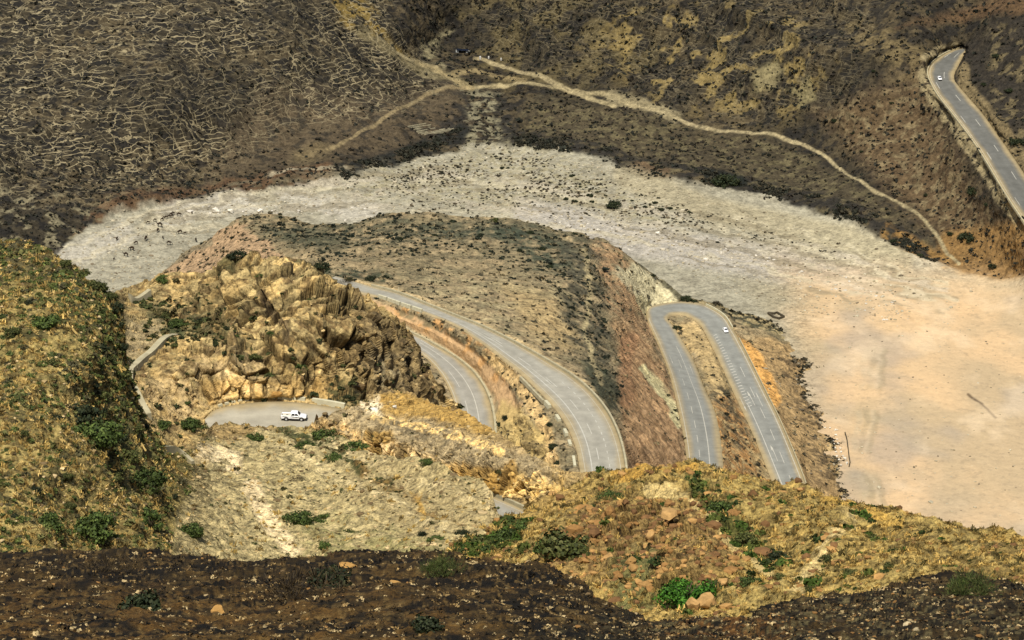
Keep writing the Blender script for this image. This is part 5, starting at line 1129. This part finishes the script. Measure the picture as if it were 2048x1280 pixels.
for u in np.linspace(762, 850, 9):
    s = s_at('long', u+20, np.interp(u, [762, 850], [592, 620])); wall('barrier_block', edge_pts('long', s, s+3, -.05, 3), 1.0, 1.1, M_CONC_W, 'one of the small white blocks along the top of the orange embankment', 'barrier block', 'white blocks above the orange embankment')
def pass_pts(u0, u1, n=8, w=1.06):
    r = ROADS['pass']; f = np.interp(np.linspace(u0, u1, n), r['B'][:, 0], np.arange(NR)); return [road_ptf('pass', q, w) for q in f]
for i, u in enumerate(np.arange(437, 556, 13.2)):
    wall('kerb_block', pass_pts(u, u+7.5, 3), .5, .45, M_CONC_W, 'one of the small white kerb blocks along the far edge of the pickup road', 'kerb block', 'kerb blocks by the pickup road')
wall('barrier', pass_pts(564, 593), .8, .75, M_CONC_W, 'white concrete barrier above the cab of the pickup, first of three', 'barrier')
wall('barrier', pass_pts(596, 611), .8, .75, M_CONC_W, 'short white concrete barrier between the two long ones', 'barrier')
wall('barrier', pass_pts(625, 690), .9, .8, M_CONC_W, 'longest white concrete barrier, right of the pickup at the far edge of its road', 'barrier')
gp = lambda L: [surf('rockyhill', u, v)+np.array([0, -.4, .2]) for u, v in L]
def smooth_pts(P, n=30): return spline([tuple(q) for q in P], n)
wall('retaining_wall', smooth_pts(gp([(352,676),(330,690),(304,710),(285,725),(268,738)])), 1.5, .8, M_CONC, 'grey concrete retaining wall sloping down into the gully on the left', 'retaining wall', None, 1.6, .9)
wall('retaining_wall', smooth_pts(gp([(268,738),(262,746),(264,765),(270,788),(283,815),(296,838)])), 1.3, .8, M_CONC, 'curved concrete drain wall in the bottom of the gully', 'retaining wall', None, 2.0, .85)
gl = lambda L: [surf('nearslope', u, v)+np.array([0, 0, .3]) for u, v in L]
wall('retaining_wall', smooth_pts(gl([(327,900),(345,910),(365,922),(384,936)]), 12), .7, .45, M_CONC, 'short straight concrete wall beside the pale slope below the road end', 'retaining wall', None, 1.5, .9)
wall('retaining_wall', smooth_pts(gp([(258,602),(275,601),(300,596)]), 12), 1.2, 1.1, M_CONC, 'small concrete wall at the top left of the rocky hill', 'retaining wall', None, 1.5, .9)

# ------------------------------------------------------------------ small things in the valley
M_TARP = plain_mat('blue_tarp', C(28,38,56), .6, .3, .2, 2); M_PALE = plain_mat('pale_cloth', C(190,192,185), .8, .2, .1, 2); M_STONE = plain_mat('dark_stone', C(84,76,60), .9, .1, .35, 1.5); M_WSTONE = plain_mat('white_stone', C(222,218,206), .9, .1, .2, 1.5)
def box_bm(bm, c, s, rz=0):
    m = Matrix.Translation(c)@Matrix.Rotation(rz, 4, 'Z')@Matrix.Diagonal((*s, 1)); return bmesh.ops.create_cube(bm, size=1, matrix=m)['verts']
p = surf('valley', 926, 108); t = empty('tarp_shelter', p, -.15, 'low dark blue tarpaulin shelter with pale ends on the far slope', 'shelter')
bm = bmesh.new(); g = 8
vs = [[bm.verts.new((-3.4+6.8*i/g, -1.9+3.8*j/g, 1.7+.35*math.sin(math.pi*j/g)-.2*math.sin(math.pi*i/g))) for j in range(g+1)] for i in range(g+1)]
for i in range(g):
    for j in range(g): bm.faces.new((vs[i][j], vs[i+1][j], vs[i+1][j+1], vs[i][j+1]))
bmesh.ops.solidify(bm, geom=bm.faces[:], thickness=.06); bm_obj('roof', bm, M_TARP, t)
for x, w in ((-3.2, 1.6), (3.1, 2.0)):
    bm = bmesh.new(); box_bm(bm, (x, -1.2, .8), (w, .12, 1.5)); box_bm(bm, (x, -1.2, 1.58), (w*1.05, .2, .08)); bm_obj('end_panel', bm, M_PALE, t)
for x in (-3.1, 3.1):
    for y in (-1.7, 1.7):
        bm = bmesh.new(); limb(bm, [(x, y, -.2), (x, y, .8), (x, y, 1.72)], [.07, .06, .05]); bm_obj('post', bm, M_WOOD, t)
def barrel(u, v, s, label):
    bm = bmesh.new(); n = 12; prof = [(.0, 0), (.34, 0), (.38, .2), (.40, .5), (.38, .85), (.34, 1.05), (.12, 1.1), (0, 1.1)]; rings = []
    for r0, z in prof: rings.append([bm.verts.new((r0*math.cos(6.283*k/n), r0*math.sin(6.283*k/n), z)) for k in range(n)] if r0 else [bm.verts.new((0, 0, z))])
    for a, b in zip(rings[:-1], rings[1:]):
        for k in range(n):
            f = [a[k % len(a)], a[(k+1) % len(a)], b[(k+1) % len(b)], b[k % len(b)]]; f = list(dict.fromkeys(f))
            if len(f) > 2: bm.faces.new(f)
    o = bm_obj('water_barrel', bm, M_WSTONE); o.location = surf('valley', u, v); o.scale = (s, s, s*1.2); return tag(o, label, 'barrel')
barrel(963, 124, 1.5, 'pale barrel beside the dirt track, right of the blue shelter'); barrel(979, 119, 1.2, 'narrow pale barrel uphill of the first, right of the blue shelter'); barrel(1003, 120, 1.2, 'pale barrel furthest right of the blue shelter')
for i in range(7):
    a = surf('valley', 817+i*5.5, 254+i*2.2); b = surf('valley', 852+i*9.5, 247+i*1.9); n = 9
    if i in (2, 3): b = a+(b-a)*.8
    zz = max(a[2], b[2])
    wall('stone_row', [a*(1-q)+b*q for q in np.linspace(0, 1, n)], .6, .45, M_CONC, 'one of the parallel pale rows laid out on the brown terrace above the bank', 'stone row', 'parallel rows on the terrace', 1.0)
pen = [(1537,629),(1549,628.5),(1555,627),(1568,635),(1558,639),(1549,636),(1537,629)]
wall('stone_pen', [surf('valley', u, v) for u, v in pen], .9, 1.0, M_STONE, 'diamond shaped dry stone pen on the sand right of the hairpin', 'stone pen', None, .4, .8)
for L in ([(1650,856),(1660,857),(1670,861),(1674,862)], [(1672,872),(1674,880),(1677,888),(1680,897),(1683,905),(1687,912),(1690,919),(1694,928)], [(1666,883),(1669,890),(1671,897),(1673,905),(1675,914),(1678,922),(1682,931)]):
    for u, v in L:
        p = surf('valley', u, v); o = link('marker_stone', BLD['white'][int(u) % 2]); s = .5+.35*random.random(); o.location = p+np.array([0, 0, s*.4]); o.scale = (s*.9, s*1.2, s); o.rotation_euler = (0, 0, random.random()*6)
        tag(o, 'one of the white stones laid in rows at the edge of the sand', 'stone', 'rows of white stones')
wall('stone_row', [surf('valley', u, v) for u, v in [(1690,866),(1694,880),(1696,896),(1698,912),(1700,926),(1698,934)]], .5, .5, M_STONE, 'dark low line of stones beside the rows of white stones', 'stone row', None, .3)
p = road_ptf('long', road_at('long', s_at('long', 775, 580)), 1.12); bm = bmesh.new(); box_bm(bm, (0, 0, 1.0), (.22, .22, 2.2)); box_bm(bm, (0, 0, 2.14), (.3, .3, .1)); o = bm_obj('marker_post', bm, M_CONC_W); o.location = p; tag(o, 'thin white post on the far verge of the long curved road', 'post')

# ------------------------------------------------------------------ camels
M_CAMEL = plain_mat('camel_hide', C(58,46,36), .9, .1, .25, 1.5)
def camel_mesh(seed, graze=False):
    """one skin grown from a skeleton of joints, facing +x, feet on z = 0"""
    J = [(-.75,0,1.55),(-.2,0,1.72),(.3,0,1.6),(.75,0,1.5),(1.15,0,1.45),(1.35,0,1.75 if not graze else 1.1),(1.5,0,2.15 if not graze else .6),(1.85,0,2.12 if not graze else .35)]
    R = [.28,.40,.38,.30,.17,.13,.12,.09]; E = [(i, i+1) for i in range(7)]
    def add(p, r, par): J.append(p); R.append(r); E.append((par, len(J)-1)); return len(J)-1
    h = add((-.05,0,2.12), .17, 1)
    for y in (-.22, .22):
        k = add((-.82, y, 1.2), .17, 0); k = add((-.66, y, .95), .10, k); k = add((-.9, y, .5), .065, k); add((-.84, y, .05), .075, k)
        k = add((.72, y, 1.15), .14, 3); k = add((.7, y, .6), .075, k); add((.72, y, .05), .075, k)
    k = add((-1.02,0,1.45), .05, 0); add((-1.1,0,1.0), .03, k)
    me = bpy.data.meshes.new('camel'); me.from_pydata(J, E, []); o = bpy.data.objects.new('tmp', me); COL.objects.link(o)
    sk = o.modifiers.new('s', 'SKIN'); sk.use_smooth_shade = True
    for i, r in enumerate(R): me.skin_vertices[0].data[i].radius = (r, r)
    me.skin_vertices[0].data[1].use_root = True
    o.modifiers.new('u', 'SUBSURF').levels = 1
    dg = bpy.context.evaluated_depsgraph_get(); out = bpy.data.meshes.new_from_object(o.evaluated_get(dg)); out.name = 'camel'
    bpy.data.objects.remove(o); out.materials.clear(); out.materials.append(M_CAMEL); return out
CAM = [camel_mesh(0), camel_mesh(1, True)]
def camel(u, v, s, rz, label, group, k=0):
    o = link('camel', CAM[k]); o.location = surf('valley', u, v); o.scale = (s, s, s); o.rotation_euler = (0, 0, rz); return tag(o, label, 'camel', group)
for i, (u, v) in enumerate([(296,449),(310,443),(324,442),(328,439),(333,437),(338,436),(342,432),(347,429),(345,436)]):
    camel(u, v, .85, .6+random.uniform(-.3, .3), 'one of the dark camels walking in a file along the white stream bed', 'camels in a file', i % 3 == 2)
camel(359, 433, 1.05, .2, 'dark camel at the head of the file, set a little apart on the right', None, 1)
for i, (u, v, s) in enumerate([(320,454,1.3),(316,464,1.1),(235,481,.9),(272,489,.95),(293,482,1.25),(265,502,1.2),(252,514,1.15),(339,490,1.1),(327,478,.8),(361,468,1.1),(392,483,1.0),(385,428,.7),(229,520,.7),(371,470,.7)]):
    camel(u, v, s, random.choice([0, 1.3, 2.8, 3.5, 5, -1.2]), 'one of the dark camels standing scattered over the sand below the file', 'camels scattered on the sand', i % 2)

# ================================================================== vehicles
M_WHITE = plain_mat('white_paint', (.78,.78,.76), .35, .5, .03, 1); M_GLASS = plain_mat('dark_glass', (.015,.02,.025), .1, .6, .1, 1); M_BLACK = plain_mat('black_plastic', (.012,.012,.012), .6, .3, .1, 1)
M_RIM = plain_mat('alloy', (.6,.6,.58), .35, .5, .05, 1, .3); M_STRIPE = plain_mat('olive_stripe', C(84,76,44), .5, .3, .1, 1); M_BED = plain_mat('bed_liner', C(206,190,140), .7, .2, .15, 1); M_LAMP = plain_mat('lamp_glass', (.7,.72,.7), .15, .6, .05, 1); M_RED = plain_mat('tail_lamp', (.35,.02,.02), .3, .5, .05, 1)
def loft(bm, secs):
    """secs: list of rings (same vertex count) joined into a closed skin"""
    R = [[bm.verts.new(q) for q in s] for s in secs]; n = len(R[0])
    for a, b in zip(R[:-1], R[1:]):
        for k in range(n): bm.faces.new((a[k], a[(k+1) % n], b[(k+1) % n], b[k]))
    bm.faces.new(R[0][::-1]); bm.faces.new(R[-1])
def sec(x, w, z0, z1, r=.12, tum=.0):
    h = w/2; t = h-tum
    return [(x, -h+r*.4, z0), (x, h-r*.4, z0), (x, h, z0+r), (x, h, (z0+z1)/2), (x, t, z1-r), (x, t-r, z1), (x, -t+r, z1), (x, -t, z1-r), (x, -h, (z0+z1)/2), (x, -h, z0+r)]
def wheel(parent, x, y, r=.38, w=.25):
    s = 1 if y > 0 else -1; bm = bmesh.new(); n = 24; prof = [(r*.55, -w/2), (r*.93, -w/2), (r, -w/4), (r, w/4), (r*.93, w/2), (r*.55, w/2)]; R = []
    for rr, yy in prof: R.append([bm.verts.new((rr*math.cos(6.283*k/n), yy, rr*math.sin(6.283*k/n))) for k in range(n)])
    for a, b in zip(R, R[1:]+R[:1]):
        for k in range(n): bm.faces.new((a[k], a[(k+1) % n], b[(k+1) % n], b[k]))
    e = bpy.data.objects.new('wheel', None); COL.objects.link(e); e.parent = parent; e.location = (x, y, r); e.empty_display_size = .1
    bm_obj('tyre', bm, M_BLACK, e)
    bm = bmesh.new(); bmesh.ops.create_cone(bm, cap_ends=True, segments=20, radius1=r*.56, radius2=r*.5, depth=.08, matrix=Matrix.Translation((0, s*w*.42, 0))@Matrix.Rotation(-s*math.pi/2, 4, 'X'))
    bmesh.ops.create_cone(bm, cap_ends=True, segments=12, radius1=r*.16, radius2=r*.12, depth=.05, matrix=Matrix.Translation((0, s*(w*.42+.06), 0))@Matrix.Rotation(-s*math.pi/2, 4, 'X')); bm_obj('rim', bm, M_RIM, e)
def panel(name, pts, mat, parent, th=.03):
    bm = bmesh.new(); f = bm.faces.new([bm.verts.new(q) for q in pts]); bm.normal_update(); bmesh.ops.solidify(bm, geom=[f], thickness=th); return bm_obj(name, bm, mat, parent)
def pickup(loc, rz):
    t = empty('pickup_truck', loc, rz, 'white double cab pickup truck with olive side stripe on the road bend', 'pickup truck')
    bm = bmesh.new()
    loft(bm, [sec(-.62, 1.78, .45, 1.12, .1), sec(.1, 1.80, .42, 1.12, .1), sec(1.0, 1.80, .42, 1.10, .1), sec(1.55, 1.78, .45, 1.08, .12), sec(2.2, 1.70, .48, 1.00, .14), sec(2.5, 1.55, .52, .86, .12)])
    bm_obj('body', bm, M_WHITE, t, True)
    bm = bmesh.new()
    loft(bm, [sec(-.60, 1.70, 1.08, 1.70, .1, .10), sec(-.45, 1.70, 1.08, 1.78, .1, .12), sec(.55, 1.70, 1.08, 1.78, .1, .14), sec(.72, 1.70, 1.08, 1.70, .1, .12), sec(1.32, 1.66, 1.02, 1.14, .04, .02)]); bm_obj('cabin', bm, M_WHITE, t, True)
    bm = bmesh.new()
    for y in (-.84, .84): box_bm(bm, (-1.58, y, .83), (1.90, .12, .66))
    box_bm(bm, (-2.50, 0, .83), (.08, 1.80, .66)); box_bm(bm, (-.66, 0, .83), (.08, 1.80, .66))
    bmesh.ops.bevel(bm, geom=bm.edges[:], offset=.03, segments=1, affect='EDGES'); bm_obj('cargo_bed', bm, M_WHITE, t)
    bm = bmesh.new(); box_bm(bm, (-1.58, 0, .58), (1.80, 1.56, .12))
    for k in range(6): box_bm(bm, (-1.58, -.6+.24*k, .655), (1.76, .08, .03))
    bm_obj('bed_floor', bm, M_BED, t)
    panel('windshield', [(1.28, -.66, 1.17), (1.28, .66, 1.17), (.80, .58, 1.68), (.80, -.58, 1.68)], M_GLASS, t)
    panel('rear_window', [(-.63, -.6, 1.25), (-.63, .6, 1.25), (-.60, .56, 1.62), (-.60, -.56, 1.62)], M_GLASS, t)
    for s in (-1, 1):
        panel('side_window', [(-.42, s*.885, 1.20), (.18, s*.885, 1.20), (.18, s*.855, 1.60), (-.30, s*.855, 1.60)], M_GLASS, t)
        panel('side_window', [(.30, s*.885, 1.20), (1.02, s*.87, 1.16), (.66, s*.855, 1.58), (.30, s*.855, 1.60)], M_GLASS, t)
        panel('stripe', [(-.6, s*.915, 1.02), (.6, s*.915, .95), (1.25, s*.915, .98), (.6, s*.915, .80), (-.2, s*.915, .90)], M_STRIPE, t, .02)
        panel('stripe', [(-2.2, s*.905, 1.05), (-1.4, s*.905, 1.04), (-1.4, s*.905, .98), (-2.2, s*.905, .95)], M_STRIPE, t, .01)
        panel('headlight', [(2.32, s*.78, .70), (2.50, s*.55, .72), (2.48, s*.55, .86), (2.28, s*.80, .88)], M_LAMP, t, .04)
        panel('tail_light', [(-2.545, s*.80, .70), (-2.545, s*.62, .70), (-2.545, s*.62, 1.08), (-2.545, s*.80, 1.08)], M_RED, t, .02)
        bm = bmesh.new(); box_bm(bm, (1.02, s*.99, 1.22), (.14, .2, .16)); bmesh.ops.bevel(bm, geom=bm.edges[:], offset=.03, segments=1, affect='EDGES'); bm_obj('mirror', bm, M_WHITE, t)
        bm = bmesh.new(); box_bm(bm, (.1, s*.84, .40), (1.7, .14, .09)); bm_obj('side_step', bm, M_BLACK, t)
        for x in (1.55, -1.50):
            bm = bmesh.new(); rr = []
            for rad in (.40, .52): rr.append([bm.verts.new((x+rad*math.cos(a), s*.915, .38+rad*math.sin(a))) for a in np.linspace(-.15, math.pi+.15, 15)])
            for k in range(14): bm.faces.new((rr[0][k], rr[0][k+1], rr[1][k+1], rr[1][k]))
            bmesh.ops.solidify(bm, geom=bm.faces[:], thickness=.04); bm_obj('wheel_arch', bm, M_BLACK, t)
            wheel(t, x, s*.80)
    bm = bmesh.new(); box_bm(bm, (2.50, 0, .56), (.16, 1.6, .26)); box_bm(bm, (2.53, 0, .78), (.06, .95, .16)); bm_obj('front_bumper', bm, M_BLACK, t)
    bm = bmesh.new(); box_bm(bm, (-2.58, 0, .52), (.14, 1.6, .16)); bm_obj('rear_bumper', bm, M_BLACK, t)
    bm = bmesh.new(); box_bm(bm, (-.1, 0, .36), (4.6, 1.3, .16)); bm_obj('chassis', bm, M_BLACK, t)
    return t
def car(loc, rz, label, scale=1):
    t = empty('car', loc, rz, label, 'car'); t.scale = (scale,)*3
    bm = bmesh.new(); loft(bm, [sec(-2.2, 1.5, .4, .85, .1), sec(-2.0, 1.7, .32, .95, .12), sec(-.9, 1.78, .28, .98, .12), sec(.9, 1.78, .28, .96, .12), sec(1.8, 1.72, .32, .86, .14), sec(2.2, 1.5, .38, .72, .12)]); bm_obj('body', bm, M_WHITE, t, True)
    bm = bmesh.new(); loft(bm, [sec(-1.75, 1.55, .92, 1.0, .03, .02), sec(-1.1, 1.6, .92, 1.42, .1, .16), sec(-.4, 1.6, .92, 1.48, .1, .17), sec(.3, 1.6, .92, 1.44, .1, .16), sec(1.15, 1.55, .92, .99, .03, .02)]); bm_obj('cabin', bm, M_WHITE, t, True)
    panel('windshield', [(1.10, -.66, 1.02), (1.10, .66, 1.02), (.38, .56, 1.42), (.38, -.56, 1.42)], M_GLASS, t)
    panel('rear_window', [(-1.70, -.62, 1.04), (-1.70, .62, 1.04), (-1.14, .55, 1.42), (-1.14, -.55, 1.42)], M_GLASS, t)
    for s in (-1, 1):
        panel('side_window', [(-1.2, s*.83, 1.03), (-.35, s*.83, 1.03), (-.35, s*.80, 1.36), (-1.0, s*.80, 1.34)], M_GLASS, t)
        panel('side_window', [(-.25, s*.83, 1.03), (.85, s*.82, 1.03), (.25, s*.80, 1.34), (-.25, s*.80, 1.36)], M_GLASS, t)
        panel('headlight', [(2.12, s*.72, .60), (2.2, s*.5, .60), (2.14, s*.5, .72), (2.05, s*.72, .74)], M_LAMP, t)
        for x in (1.35, -1.35): wheel(t, x, s*.78, .32, .22)
    bm = bmesh.new(); box_bm(bm, (2.16, 0, .42), (.14, 1.5, .2)); box_bm(bm, (-2.2, 0, .45), (.12, 1.5, .2)); bm_obj('bumper', bm, M_BLACK, t)
    return t
pickup(Vector(unproj(588.5, 839, tz(839, 267.02))), -.06)
def on_road(k, u, v):
    r = ROADS[k]; best = None
    for i in range(0, NR):
        for w in np.linspace(.1, .9, 17):
            q = r['A'][i]*(1-w)+r['B'][i]*w; d = (q[0]-u)**2+(q[1]-v)**2
            if best is None or d < best[0]: best = (d, i, w)
    _, i, w = best; i = min(max(i, 2), NR-3); d = road_pt(k, i+2, w)-road_pt(k, i-2, w); return Vector(road_pt(k, i, w, .03)), math.atan2(d[1], d[0])
p, a = on_road('hairpin', 1451, 663); car(p, a, 'small white car leaving the hairpin bend beside the rumble bars', 1.1)
p, a = on_road('hill', 1880, 159); car(p, a, 'small white car on the bend of the upper right road', 1.1)
